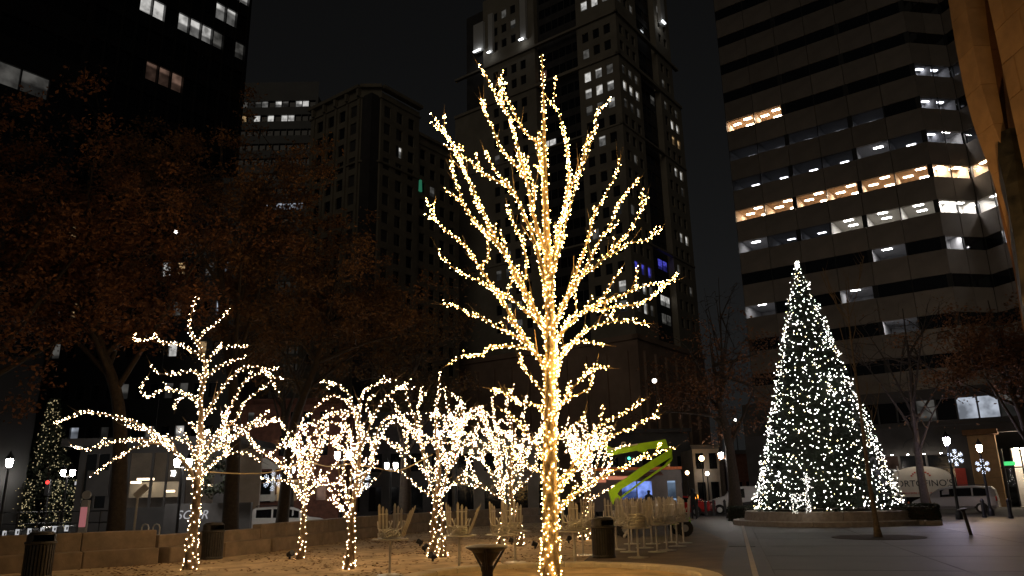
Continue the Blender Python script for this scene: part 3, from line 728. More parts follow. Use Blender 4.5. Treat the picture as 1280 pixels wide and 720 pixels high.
def text(parent, body, size, loc, rot, m, name='lettering', extrude=0.01, world=True, space=1.0, shear=0.0):
    cu = bpy.data.curves.new(name, 'FONT'); cu.body = body; cu.size = size; cu.extrude = extrude; cu.align_x = 'CENTER'; cu.align_y = 'CENTER'; cu.space_character = space; cu.shear = shear
    tmp = bpy.data.objects.new(name, cu); COL.objects.link(tmp); bpy.context.view_layer.update()
    me = bpy.data.meshes.new_from_object(tmp.evaluated_get(bpy.context.evaluated_depsgraph_get())); bpy.data.objects.remove(tmp); bpy.data.curves.remove(cu)
    me.materials.clear(); me.materials.append(M[m]); o = bpy.data.objects.new(name, me); COL.objects.link(o); o.parent = parent
    o.location = Vector(loc) - (parent.location if world else Vector((0, 0, 0))); o.rotation_euler = rot
    return o

M['banner_fill_light'] = lit('banner_fill_light', (1.0, 0.86, 0.68), 160.0)
# ---- restaurant front across the street (foot of the banded office tower)
OFF = 72.0; RO = NN * OFF; NF = -NN
rs_t = thing('restaurant_front', 'dark restaurant front with an arched cream banner across the street', 'restaurant', hit(RO, NN, 1150, 620))
Lp = hit(RO, NN, 936, 600); UR = -GA; angR = math.atan2(UR.y, UR.x)
def ru(x, y=600): return (hit(RO, NN, x, y) - Lp).dot(UR)
def rz(y, x=1150): return hit(RO, NN, x, y).z
ztop = rz(496)
cols = [(ru(1096) + k * 2.05, ru(1096) + k * 2.05 + 1.9) for k in range(4)]
facade(rs_t, (Lp.x, Lp.y, 0), UR, NF, ru(1216), -0.15, rz(533), cols, [(0.25, 3.05), (3.15, 4.15)], 0.25, 'grey_wall', lambda u, z, c: 'win_peach' if z > 3.1 and random.random() < 0.35 else 'darkglass')
uu = [(ru(1075, 515) + k * 1.5, ru(1075, 515) + k * 1.5 + 1.38) for k in range(13)]
facade(rs_t, (Lp.x, Lp.y, 0), UR, NF, ru(1400), rz(533), ztop + 0.6, uu, [(rz(527), rz(501))], 0.2, 'spandrel_dark', near_list([(1095, 512, 'win_peach'), (1120, 512, 'win_cool'), (1165, 512, 'win_dim'), (1196, 512, 'win_cool'), (1207, 512, 'win_cool'), (1225, 511, 'win_cool'), (1236, 511, 'win_cool'), (1250, 511, 'win_dim'), (1262, 511, 'win_dim')], 'darkglass', 8), 'upper_wall')
for k in range(14):                                        # railing posts before the upper windows
    c = Lp + UR * (ru(1075, 515) + k * 1.5 - 0.06) + NF * 0.1
    MB().box((c.x, c.y, (rz(527) + rz(501)) / 2), (0.1, 0.1, rz(501) - rz(527) + 0.3), angR).build('post', 'mullion', rs_t)
# banner with an arched head, thin panel standing before the glass
bc = Lp + UR * ((ru(1112) + ru(1194)) / 2) + NF * 0.10; bw = ru(1194) - ru(1112)
zb0, zb1 = rz(621), rz(597)
poly = [(-bw / 2, zb0), (bw / 2, zb0), (bw / 2, zb1)] + [(bw / 2 * math.cos(a) * 0.92, zb1 + (rz(583) - zb1) * math.sin(a)) for a in [math.pi * k / 16 for k in range(1, 16)]] + [(-bw / 2, zb1)]
bn = MB().prism(poly, NF * 0.06, (bc.x, bc.y, 0), UR, (0, 0, 1)).build('banner', 'banner', rs_t)
rot = (math.pi / 2, 0, angR)
tp = bc + NF * 0.075
text(rs_t, "PORTOFINO'S", bw * 0.148, (tp.x, tp.y, (zb0 + zb1) / 2 + 0.28), rot, 'ink', space=1.02)
text(rs_t, "ristorante italiano e pizzeria", bw * 0.058, (tp.x, tp.y, zb0 + 0.32), rot, 'poster_red')
bow = MB()
for k in range(9):                                          # the fan of marks under the arch
    a = math.pi * (0.14 + 0.72 * k / 8); r_ = bw * 0.155
    c = tp + UR * (r_ * math.cos(a)) ; bow.box((c.x, c.y, zb1 - 0.1 + r_ * 0.8 * math.sin(a)), (0.13, 0.02, 0.11), angR)
bow.build('emblem', 'poster_red', rs_t)
bow = MB()
arc = [tp + UR * (bw * 0.2 * math.cos(a)) + Vector((0, 0, zb1 - 0.1 + bw * 0.16 * math.sin(a))) for a in [math.pi * k / 14 for k in range(15)]]
bow.tube(arc, 0.025, 4); bow.build('arch_line', 'ink', rs_t)
for x0, x1, m in ((1093, 1111, 'poster_green'), (1196, 1209, 'poster_red')):
    c = Lp + UR * ((ru(x0) + ru(x1)) / 2) + NF * 0.06
    MB().box((c.x, c.y, 1.75), (ru(x1) - ru(x0), 0.05, 2.5), angR).build('poster', m, rs_t)
for k in range(4):                                          # unseen small lamps added over the banner to brighten it
    c = Lp + UR * (ru(1112) + (k + 0.5) * bw / 4) + NF * 0.75
    w_ = MB(); w_.tube([(c.x - NF.x * 0.6, c.y - NF.y * 0.6, 4.45), (c.x, c.y, 4.5), (c.x, c.y, 4.35)], 0.03, 6); w_.build('added_lamp_arm', 'black_metal', rs_t)
    MB().lathe([(0.02, 0.1), (0.09, 0.0)], 10, (c.x, c.y, 4.25)).build('added_lamp_shade', 'black_metal', rs_t); MB().lathe([(0.07, -0.03), (0.05, 0.02)], 10, (c.x, c.y, 4.24)).build('added_lamp_bulb', 'banner_fill_light', rs_t)
# entrance with warm stone pier
pr = thing('entrance_pier', 'tall orange lit stone pier beside the restaurant entrance', 'pier', hit(RO, NN, 1236, 620))
c0 = Lp + UR * ((ru(1219) + ru(1254)) / 2) + NF * 0.25; pw = ru(1254) - ru(1219)
for k in range(5):
    MB().bevbox((c0.x, c0.y, rz(548) / 5 * (k + 0.5)), (pw, 0.7, rz(548) / 5 - 0.02), 0.03, angR).build('stone_block', 'orange_stone', pr)
c = c0 + NF * 0.1; MB().box((c.x, c.y, rz(548) + 0.22), (pw + 0.5, 1.1, 0.4), angR).build('cap', 'brown_stone', pr)
en = thing('lit_entrance', 'lit glass entrance with green exit sign at the right border', 'entrance', hit(RO, NN, 1270, 620))
c = Lp + UR * (ru(1276)) - NF * 0.5
wE = ru(1300) - ru(1256)
b = MB(); b.box((c.x + UR.x * 0.6 - NF.x * 2, c.y + UR.y * 0.6 - NF.y * 2, 2.2), (wE, 0.1, 4.6), angR); b.build('back_wall', 'room', en)
b = MB(); b.box((c.x + UR.x * 0.6 - NF.x * 0.9, c.y + UR.y * 0.6 - NF.y * 0.9, 4.4), (wE * 0.7, 0.6, 0.06), angR); b.build('ceiling_light', 'ceiling_warm', en)
for x in (1258, 1270, 1282):
    q = Lp + UR * ru(x) + NF * 0.02; MB().box((q.x, q.y, 2.2), (0.12, 0.12, 4.4), angR).build('door_frame', 'mullion', en)
q = Lp + UR * ru(1268) + NF * 0.12; MB().box((q.x, q.y, 2.95), (1.5, 0.08, 0.12), angR).build('transom', 'mullion', en)
M['exit'] = lit('exit', (0.1, 0.9, 0.25), 0.9, 'NONE')
q = Lp + UR * ru(1266) + NF * 0.1; MB().box((q.x, q.y, 3.25), (0.75, 0.06, 0.3), angR).build('exit_sign', 'exit', en)
for x0, x1 in ((1258.7, 1269), (1271, 1281)):
    q = Lp + UR * ((ru(x0) + ru(x1)) / 2); pane(en, (q.x, q.y, 1.45), angR, ru(x1) - ru(x0), 2.8, 'roomglass', 'door_glass')
q = Lp + UR * ru(1300); b = MB(); b.box((q.x + UR.x * 4, q.y + UR.y * 4, 2.5), (9, 0.5, 5.2), angR); b.build('wall', 'grey_wall', en)
q = Lp + UR * ru(1240, 545) - NF * 0.1; MB().box((q.x + UR.x * 3, q.y + UR.y * 3, rz(540)), (14, 0.4, 0.7), angR).build('fascia', 'spandrel_dark', en)

# ---- stone arcade piers at the right border
ar = thing('arcade_pier', 'near orange stone pier of large blocks at the right border', 'pier', (14.7, 17.6, 0))
for k in range(16):
    z = 0.02 + k * 1.1; sh = 0.55 * (k % 2)
    for i in range(3):                                      # blocks towards the plaza (left side) and at the front
        ya = (16.0, 17.1, 18.2)[i] + (0.55 if (k % 2 and i) else 0.0); yb = (17.1, 18.2, 19.3)[i] + (0.55 if (k % 2 and i < 2) else 0.0)
        MB().bevbox((14.15 + 0.45 + rnd(-0.004, 0.004), (ya + yb) / 2, z + 0.54), (0.9, yb - ya - 0.015, 1.085), 0.02).build('stone_block', 'orange_stone', ar)
    for i in range(3):
        xx = 15.07 + i * 1.1 - sh * 0.3
        MB().bevbox((xx + 0.55, 16.35 - sh * 0.3 + rnd(-0.004, 0.004), z + 0.54), (1.085, 0.7, 1.085), 0.02).build('stone_block', 'orange_stone', ar)
ar2 = thing('curved_arch_rib', 'curved orange stone rib rising behind the near pier', 'arch', (14, 20, 0))
oc = [(1188, 0), (1193, 33), (1199, 67), (1210, 122), (1221, 161), (1238, 206), (1249, 239), (1262, 285), (1272, 333), (1281, 400)]
ic = [(1213, 0), (1216, 33), (1220, 67), (1229, 122), (1236, 161), (1246, 206), (1254, 239), (1264, 285), (1276, 333), (1286, 400)]
ic2 = [(1234, 0), (1236, 33), (1239, 67), (1243, 122), (1247, 161), (1254, 206), (1260, 239), (1268, 285), (1281, 333), (1291, 400)]
ex = P(1186, -40, 20)
def col_at(cv, z):
    pts = [P(x, y, 20.7) for x, y in cv]; pts = sorted(pts, key=lambda p: p.z)
    for a, b_ in zip(pts, pts[1:]):
        if a.z <= z <= b_.z: return a.x + (b_.x - a.x) * (z - a.z) / (b_.z - a.z)
    return pts[0].x if z < pts[0].z else pts[-1].x
zlo, zhi = 4.0, 19.5
nc = 12
for k in range(nc):
    za, zb2 = zlo + (zhi - zlo) * k / nc, zlo + (zhi - zlo) * (k + 1) / nc - 0.015
    for c0_, c1_, y0, m, nm in ((oc, ic, 20.0, 'orange_stone', 'rib_stone'), (ic, ic2, 20.22, 'brown_stone', 'soffit_stone')):
        b = MB(); L_ = []
        for t in range(4):
            z = za + (zb2 - za) * t / 3; L_.append((col_at(c0_, z), z, col_at(c1_, z) - 0.01))
        poly = [(p[2], p[1]) for p in L_] + [(p[0], p[1]) for p in reversed(L_)]
        b.prism(poly, (0, 0.8, 0), (0, y0, 0)); b.build(nm, m, ar2)
b = MB(); b.box((17.3, 21.6, 11.0), (3.2, 0.6, 22)); b.build('recess_wall', 'brown_stone', ar2)
mc = thing('marble_column', 'rough dark marble column under the orange arch rib', 'column', (14.6, 20.6, 0))
b = MB(); lv = []
for k in range(15):
    z = k * 0.82; t = col_at([(1243, 155), (1246, 200), (1251, 239), (1261, 285), (1270, 333), (1279, 400)], z)
    lv.append((t, z))
vs = []
for t, z in lv:
    w = 1.5; x0 = t * 20.5 / 20.7 - 0.1; ring = [(x0 - 0.1, 20.1), (x0 + 0.1, 19.75), (x0 + w, 19.7), (x0 + w + 0.3, 20.1), (x0 + w, 20.6), (x0 + 0.1, 20.5)]
    vs += [(x + rnd(-0.05, 0.05), y + rnd(-0.05, 0.05), z) for x, y in ring]
fs = [(i * 6 + j, i * 6 + (j + 1) % 6, (i + 1) * 6 + (j + 1) % 6, (i + 1) * 6 + j) for i in range(len(lv) - 1) for j in range(6)] + [tuple((len(lv) - 1) * 6 + j for j in range(6))]
b.add(vs, fs); b.build('shaft', 'marble', mc)
# the warm floodlight that washes the piers
fld = thing('pier_floodlight', 'small floodlight on a short post washing the stone piers', 'floodlight', (12.45, 17.5, 0))
MB().tube([(0, 0, 0), (0, 0, 3.0)], 0.06, 8).build('post', 'black_metal', fld, world=False)
MB().box((0.05, 0.12, 3.1), (0.3, 0.22, 0.26), 0, rx=0.6).build('housing', 'black_metal', fld, world=False)
sp = bpy.data.lights.new('floodlight_lamp', 'SPOT'); sp.energy = 1300; sp.color = (1.0, 0.55, 0.2); sp.spot_size = math.radians(84); sp.spot_blend = 0.6; sp.shadow_soft_size = 0.12
so = bpy.data.objects.new('lamp', sp); COL.objects.link(so); so.parent = fld; so.location = (0.1, 0.3, 3.25)
so.rotation_euler = (Vector((1.6, 1.4, 11.0)) * -1).to_track_quat('Z', 'Y').to_euler()

# ---- glazed cafe on the far left of the street
CF = 44.0; zB = -0.95
cf = thing('cafe_pavilion', 'dark glazed cafe with flat canopy behind the leftmost lit tree', 'cafe', P(190, 660, CF))
def cx(x, y=600): return P(x, y, CF).x
def cz(y, x=190): return P(x, y, CF).z
x0, x1 = cx(96), cx(292)
gl = [(cx(v) - x0, cx(w) - x0) for v, w in ((104, 118), (120, 134), (160, 187), (190, 206), (208, 224), (232, 250), (253, 268))]
facade(cf, (x0, CF, 0), X1, NY, x1 - x0, zB, cz(556), gl, [(cz(634), cz(566))], 0.12, 'grey_wall', lambda u, z, c: 'roomglass')
b = MB(); b.box(((x0 + x1) / 2, CF + 5, (cz(556) + zB) / 2), (x1 - x0 - 0.2, 0.2, cz(556) - zB)); b.build('back_wall', 'tan_wall', cf)
b = MB(); b.box(((x0 + x1) / 2, CF + 2.4, cz(556) + 0.15), (x1 - x0 + 1.0, 7.0, 0.35)); b.build('canopy', 'black_metal', cf)
b = MB(); b.box(((x0 + x1) / 2, CF - 1.12, cz(553)), (x1 - x0 + 1.0, 0.06, 0.42)); b.build('canopy_edge', 'grey_wall', cf)
for px_, py_, w_ in ((170, 603, 0.5), (182, 599, 0.9), (212, 614, 0.5), (238, 598, 0.5), (126, 592, 0.6), (260, 607, 0.4)):
    p = P(px_, py_, CF + 2.5); MB().box(tuple(p), (w_, 0.3, 0.12)).build('pendant_lamp', 'pendant', cf)
p = P(197, 612, CF + 3.5); MB().box(tuple(p), (3.2, 0.5, 0.9)).build('counter', 'room', cf)
pp = P(115, 600, CF - 0.4); MB().box(tuple(P(122, 604, CF - 0.3)), (1.25, 0.08, 1.4)).build('menu_panel', 'grey_wall', cf)
sw = thing('sign_wall', 'dark wall carrying pale letters behind the leftmost lit trunk', 'wall', P(258, 650, 41))
b = MB(); p0, p1 = P(204, 650, 41), P(312, 650, 41); b.box(((p0.x + p1.x) / 2, 41.2, (P(204, 630, 41).z + zB) / 2), (p1.x - p0.x, 0.3, P(204, 630, 41).z - zB)); b.build('panel', 'grey_wall', sw)
M['letter'] = lit('letter', (0.85, 0.85, 0.88), 0.42, 'NONE')
t_ = P(240, 644, 41); text(sw, 'SCOR', 0.62, (t_.x, 41.02, t_.z), (math.pi / 2, 0, 0), 'letter', space=1.05, shear=0.25)

# ---- brick house with a white doorway
BH = 62.0
bh = thing('brick_house', 'red brick house with white pedimented doorway beyond the street', 'house', P(350, 640, BH))
hx = lambda x, y=600: P(x, y, BH).x
hz = lambda y, x=350: P(x, y, BH).z
X0, X1h = hx(296), hx(424)
facade(bh, (X0, BH, 0), X1, NY, X1h - X0, -1, hz(505), [(hx(a) - X0, hx(b_) - X0) for a, b_ in ((304, 312), (346, 356), (358, 372), (374, 385), (396, 408))], [(hz(626), hz(600)), (hz(570), hz(545)), (hz(535), hz(515))], 0.2, 'brick',
       near_list([(351, 612, 'win_warm'), (365, 612, 'win_warm'), (380, 612, 'win_warm'), (402, 612, 'win_peach'), (365, 560, 'win_dim'), (308, 525, 'win_dim')], 'darkglass', 9))
b = MB(); b.box(((X0 + X1h) / 2, BH + 5, hz(505) / 2), (X1h - X0 - 0.2, 9, hz(505) + 1.0)); b.build('body', 'brick', bh)
cxd = hx(331)
b = MB()
for s in (-1, 1): b.box((cxd + s * 0.75, BH - 0.15, hz(606)), (0.28, 0.25, 2.6))
b.prism([(-1.15, hz(586)), (1.15, hz(586)), (1.15, hz(583)), (0, hz(572)), (-1.15, hz(583))], (0, -0.4, 0), (cxd, BH, 0)); b.build('door_surround', 'white_trim', bh)
MB().box((cxd, BH - 0.05, hz(608)), (1.2, 0.1, 2.4)).build('door', 'darkglass', bh)
MB().box((cxd, BH - 0.35, hz(622)), (2.2, 0.5, 0.5)).build('step', 'white_trim', bh)

# ---- dim houses and shop fronts behind the trees, middle and right of the tall trunk
def row_house(name, label, x0, x1, Y, ytop, m, lits, wins):
    t = thing(name, label, 'building', P((x0 + x1) / 2, 630, Y))
    a, b_ = P(x0, 600, Y), P(x1, 600, Y); zt_ = P((x0 + x1) / 2, ytop, Y).z
    W = b_.x - a.x; n = wins
    facade(t, (a.x, Y, 0), X1, NY, W, -1, zt_, [(W * (k + 0.2) / n, W * (k + 0.8) / n) for k in range(n)], [(0.4, 2.5)] + [(3.8 + 3.2 * k, 5.4 + 3.2 * k) for k in range(int((zt_ - 5.6) // 3.2) + 1) if 5.6 + 3.2 * k < zt_], 0.2, m, near_list(lits, 'darkglass', 9))
    MB().box(((a.x + b_.x) / 2, Y + 4.6, zt_ / 2 - 0.4), (W - 0.2, 8.4, zt_ + 0.6)).build('body', m, t)
    MB().box(((a.x + b_.x) / 2, Y - 0.15, zt_ + 0.1), (W + 0.4, 0.6, 0.4)).build('cornice', 'grey_wall', t)
    return t
row_house('shop_row', 'dim grey shop row behind the pair of lit trees with twin trunks', 430, 560, 70, 520, 'grey_wall', [(448, 612, 'win_dim'), (470, 610, 'win_warm'), (500, 612, 'win_peach'), (480, 600, 'win_dim')], 5)
row_house('garage_front', 'dim brown garage front behind the tall lit trunk', 565, 700, 72, 545, 'tan_wall', [(600, 615, 'win_dim'), (650, 610, 'win_dim')], 4)
row_house('corner_shop', 'low white fronted building with warm wall lamps near the red car', 868, 902, 80, 560, 'tan_wall', [(880, 600, 'win_warm'), (874, 590, 'win_peach')], 2)
row_house('lit_shop', 'shop with red and white lit posters left of the cone tree', 918, 966, 84, 566, 'brick', [(940, 590, 'win_cool'), (948, 590, 'win_white'), (935, 590, 'win_warm'), (955, 600, 'win_peach')], 4)
row_house('dark_row', 'dark low buildings behind the food truck', 735, 866, 86, 540, 'grey_wall', [(850, 600, 'win_dim'), (790, 575, 'win_dim')], 6)

# ================================================================== LIT TREES
def lit_tree(name, label, trunks, limbs, Y0, r_trunk, bulb_m, bulb_r, spacing, seed, bark, group=None, limb_r=0.035, fine=True, depth=0.55, fill=0, fill_box=None, twigs=0.9, tscale=1.0, squash=(1, 1)):
    random.seed(seed)
    root = thing(name, label, 'tree', G(trunks[0][0][0], min(trunks[0][0][1], 730)) if False else P(*trunks[0][0], Y0), 0, group)
    root.location.z = 0.0
    known = []                                              # (pixel, depth) of everything built so far
    lightmesh = []
    def strings(parent, path, rads, sp, extra=1.0):
        mb = MB(); n = len(path)
        acc = rnd(0, sp); ang = rnd(0, 6.28); tot = 0.0
        for i in range(n - 1):
            a, b_ = path[i], path[i + 1]; L = (b_ - a).length
            t = (b_ - a).normalized() if L > 1e-6 else Vector((0, 0, 1))
            u = t.orthogonal().normalized(); w = t.cross(u)
            while acc < L:
                f = acc / L; r = rads[i] + (rads[i + 1] - rads[i]) * f
                ang += rnd(1.3, 3.0)
                rr = r + bulb_r + rnd(0.0, 0.03)
                bulb(mb, a.lerp(b_, f) + (u * math.cos(ang) + w * math.sin(ang)) * rr + t * rnd(-0.02, 0.02), bulb_r * rnd(0.6, 1.25), fine)
                acc += sp * (rnd(0.25, 1.1) if random.random() < 0.75 else rnd(1.2, 2.6)) / max(1.0, r / 0.05 * 0.62 * extra)
            acc -= L
        if mb.v:
            o = mb.build('light_string', bulb_m, parent, kind='stuff')
    for ti, tr in enumerate(trunks):
        pts = [P(x, y, Y0 + (0.25 * ti)) for x, y in tr]
        pts[0].z = min(pts[0].z, 0.0)
        path = smooth_path(pts, 0.22); n = len(path)
        r0 = r_trunk * (1.0 if ti == 0 else 0.8)
        rads = [max(0.018, r0 * (1 - i / (n - 1)) ** 0.85 * (1 + 0.5 * math.exp(-i * 0.9))) for i in range(n)]
        o = MB().tube(path, rads, 10).build('trunk', bark, root, smooth=True)
        strings(o, path, rads, spacing, tscale)
        for p in path: known.append((to_px(p), p))
    def add_limb(pts, thick):
        path = smooth_path(pts, 0.14); n = len(path)
        if n < 3: return
        L = sum((path[i + 1] - path[i]).length for i in range(n - 1))
        r0 = min(limb_r * (0.55 + 0.28 * L) * thick, r_trunk * 0.62)
        rads = [max(0.008, r0 * (1 - 0.88 * i / (n - 1))) for i in range(n)]
        path = [p + Vector((rnd(-1, 1), rnd(-1, 1), rnd(-1, 1))) * 0.012 for p in path]
        mb = MB(); mb.tube(path, rads, 6)
        tw_ = []
        for i in range(2, n - 1):
            if random.random() < twigs * 0.2:
                t = (path[i + 1] - path[i - 1]).normalized()
                d = (t + Vector((rnd(-1, 1), rnd(-1, 1), rnd(-0.3, 1.0))) * 0.8).normalized(); ll = rnd(0.18, 0.5) * min(1.3, 0.5 + L * 0.2)
                q = [path[i], path[i] + d * ll * 0.5 + Vector((0, 0, 0.02)), path[i] + d * ll + Vector((0, 0, 0.07))]
                mb.tube(q, [rads[i] * 0.5, rads[i] * 0.4 + 0.002, 0.004], 4); tw_.append(q)
        tip = path[-1] + (path[-1] - path[-3]).normalized() * rnd(0.1, 0.3) + Vector((0, 0, rnd(0, 0.1)))
        mb.tube([path[-1], tip], [0.008, 0.003], 4)
        o = mb.build('limb', bark, root, smooth=True)
        strings(o, path, rads, spacing)
        for q in tw_:
            if random.random() < 0.45: strings(o, q, [0.006] * 3, spacing * 1.1)
        for p in path: known.append((to_px(p), p))
    for spec in limbs:
        pts = spec                                          # pixels from base to tip
        bx, by = pts[0]
        k, base = min(known, key=lambda q: (q[0][0] - bx) ** 2 + (q[0][1] - by) ** 2)
        ppm = FPX / Y0
        run = abs(pts[-1][0] - bx) / ppm; ln = sum(math.dist(pts[i], pts[i + 1]) for i in range(len(pts) - 1)) / ppm
        dmax = random.choice((-1, 1)) * rnd(0.25, 1.0) * depth * max(0.35 * ln, min(run, ln))
        acc = 0; path = [base]
        for i in range(1, len(pts)):
            acc += math.dist(pts[i - 1], pts[i]) / ppm
            path.append(P(pts[i][0] + rnd(-1, 1), pts[i][1] + rnd(-1, 1), base.y + dmax * (acc / ln)))
        add_limb(path, 1.0)
    if fill:                                                # limbs that come towards or away from the viewer
        fx, fy, rx, top = fill_box
        ppm = FPX / Y0
        for k in range(fill):
            kx, base = random.choice([q for q in known if abs(q[0][0] - fx) < rx * 0.8 and fy - (fy - top) * 0.6 < q[0][1] < fy])
            a = rnd(0, 2 * math.pi); reach = rnd(0.35, 1.0) * rx / ppm * 0.95
            up = rnd(0.3, 1.0) * (kx[1] - top) / ppm * 0.75
            d = Vector((math.cos(a) * reach, math.sin(a) * reach * 0.8, 0))
            sag = rnd(0.0, 0.35) if random.random() < 0.5 else 0
            pts = [base, base + d * 0.35 + Vector((0, 0, up * 0.55)), base + d * 0.7 + Vector((0, 0, up * 0.95)), base + d + Vector((0, 0, up * (1.05 - sag)))]
            add_limb(pts, 0.8)
    return root

# the tall tree
hero_trunk = [(688, 733), (688, 650), (687, 560), (688, 480), (688, 420), (686, 350), (683, 280), (681, 215), (680, 150), (679, 105), (677, 68)]
hero_limbs = [
    [(684, 330), (680, 310), (667, 265), (657, 225), (647, 185), (635, 145), (615, 108), (598, 81)],
    [(682, 235), (676, 190), (670, 177), (659, 168), (648, 152), (637, 129), (629, 113), (621, 97)],
    [(657, 225), (651, 213), (637, 199), (623, 182), (614, 160), (607, 140), (600, 124)],
    [(686, 372), (668, 300), (640, 238), (623, 227), (604, 216), (587, 202), (570, 190), (562, 174), (554, 164), (557, 155), (556, 143)],
    [(687, 440), (665, 380), (640, 330), (615, 290), (601, 254), (593, 238), (582, 216), (570, 192)],
    [(687, 432), (680, 411), (664, 384), (652, 362), (635, 325), (622, 306), (596, 280), (582, 262), (573, 235), (566, 216), (564, 199)],
    [(640, 238), (637, 232), (623, 218), (612, 202), (605, 186)],
    [(688, 478), (680, 457), (658, 426), (643, 405), (628, 377), (612, 353), (600, 335), (585, 312), (567, 296), (553, 284), (541, 267), (545, 251)],
    [(688, 436), (680, 411), (658, 390), (637, 371), (619, 362), (603, 353), (585, 344), (567, 335), (551, 322), (548, 312)],
    [(660, 430), (652, 425), (637, 417), (622, 408), (603, 396), (585, 391), (570, 382), (553, 380)],
    [(682, 460), (668, 442), (658, 435), (631, 432), (612, 435), (600, 443), (579, 446), (562, 454)],
    [(687, 505), (677, 487), (668, 476), (657, 463), (648, 447)],
    [(687, 530), (671, 505), (650, 505), (630, 490), (612, 486)],
    [(600, 335), (612, 318), (609, 296), (600, 285)],
    [(628, 377), (640, 350), (636, 320), (628, 296)],
    [(652, 362), (658, 330), (652, 300), (640, 275), (636, 262)],
    [(667, 265), (668, 240), (662, 215), (650, 197)],
    [(687, 352), (700, 285), (708, 249), (712, 215), (706, 179), (699, 143), (692, 132), (686, 124)],
    [(688, 392), (695, 310), (708, 252), (715, 232), (722, 215), (729, 193), (733, 177), (745, 157), (744, 149), (748, 134)],
    [(690, 340), (705, 290), (716, 249), (724, 224), (731, 200), (736, 185)],
    [(688, 420), (692, 405), (704, 378), (717, 350), (726, 326), (735, 295), (741, 274), (753, 250), (766, 227), (773, 210), (776, 196)],
    [(689, 425), (695, 405), (711, 371), (726, 344), (738, 323), (750, 301), (762, 283), (770, 263), (785, 240), (799, 224)],
    [(689, 412), (700, 390), (720, 353), (741, 335), (753, 323), (772, 307), (784, 292), (796, 274), (804, 258), (809, 243)],
    [(753, 326), (772, 313), (787, 304), (805, 300), (818, 293), (828, 284)],
    [(689, 440), (698, 420), (711, 405), (732, 387), (747, 381), (763, 375), (781, 368), (802, 358), (827, 353), (847, 349)],
    [(732, 390), (756, 387), (775, 382), (796, 381), (811, 373), (824, 364), (836, 353)],
    [(747, 380), (759, 365), (769, 347), (776, 335)],
    [(689, 470), (698, 451), (714, 430), (729, 416), (747, 405), (769, 402), (790, 402), (810, 405)],
    [(714, 430), (726, 425), (738, 428), (755, 431)],
    [(689, 552), (690, 530), (702, 505), (712, 490), (725, 475), (735, 465), (746, 459), (762, 460)],
    [(702, 505), (715, 497), (727, 492), (740, 482), (740, 472)],
    [(690, 620), (705, 595), (730, 565), (735, 552), (740, 542), (750, 532), (760, 525), (777, 517), (792, 507), (805, 499)],
    [(690, 630), (710, 598), (742, 562), (755, 552), (772, 542), (790, 536), (807, 526), (824, 520)],
    [(690, 648), (715, 620), (760, 592), (780, 585), (797, 576), (815, 569), (830, 562), (845, 560)],
    [(689, 590), (672, 560), (655, 540), (640, 520), (628, 512)],
    [(689, 605), (668, 585), (650, 578), (635, 560)],
    [(690, 560), (705, 540), (722, 528), (732, 516)],
]
lit_tree('tall_lit_tree', 'tallest tree, wrapped in golden lights, in the kerb ring', [hero_trunk], hero_limbs, HERO.y, 0.165, 'bulb_gold', 0.0088, 0.04, 11, 'pale_bark', limb_r=0.023, depth=0.5, fill=3, fill_box=(686, 560, 45, 330), twigs=1.9, tscale=1.6)

GT = 'small trees wrapped in warm lights in the planting bed'
t1 = [(237, 713), (240, 680), (243, 650), (246, 620), (248, 577), (251, 533), (251, 497), (257, 461), (249, 432), (237, 414), (239, 392), (247, 369)]
l1 = [[(252, 450), (240, 438), (222, 429), (204, 429), (195, 421), (179, 426), (165, 424)], [(249, 430), (251, 418), (262, 409), (277, 398), (286, 385)], [(257, 461), (262, 447), (273, 436), (291, 432), (309, 434)], [(257, 470), (273, 459), (291, 452), (311, 445)],
      [(253, 480), (248, 466), (233, 463), (212, 468), (195, 465), (189, 456)], [(251, 512), (248, 504), (233, 492), (215, 486), (197, 488), (186, 497), (177, 485), (185, 472)], [(233, 493), (222, 501), (217, 508), (219, 514)],
      [(251, 540), (253, 526), (266, 504), (280, 483), (298, 465), (316, 457), (334, 468), (349, 495)], [(334, 468), (345, 472), (358, 474)], [(250, 570), (273, 540), (284, 519), (295, 497), (309, 475), (327, 465)], [(284, 545), (295, 526), (305, 504), (327, 486), (338, 478)],
      [(249, 585), (262, 562), (284, 540), (298, 535), (320, 528), (345, 524), (358, 537)], [(262, 570), (277, 558), (305, 540), (320, 562), (342, 573), (360, 584)], [(247, 605), (240, 591), (226, 573), (208, 555), (190, 540), (168, 528), (139, 519), (107, 515), (82, 524), (66, 530)],
      [(215, 562), (204, 553), (186, 551), (161, 551), (132, 555), (107, 562), (89, 558)], [(206, 555), (183, 555), (157, 566), (139, 577), (120, 591)], [(248, 585), (244, 573), (233, 555), (215, 546)], [(247, 612), (251, 598), (262, 584), (284, 569), (309, 566), (327, 576)],
      [(247, 610), (256, 590), (270, 575), (290, 560)], [(249, 575), (238, 560), (232, 545), (222, 538)]]
lit_tree('lit_tree', 'leftmost light-wrapped tree with a long low limb sweeping left', [t1], l1, G(237, 712).y, 0.13, 'bulb_warm', 0.0088, 0.047, 21, 'bark', GT, limb_r=0.026, fill=10, fill_box=(255, 615, 60, 500), tscale=1.1)
t2 = [(375, 700), (379, 660), (380, 630), (382, 600), (385, 575), (388, 550)]
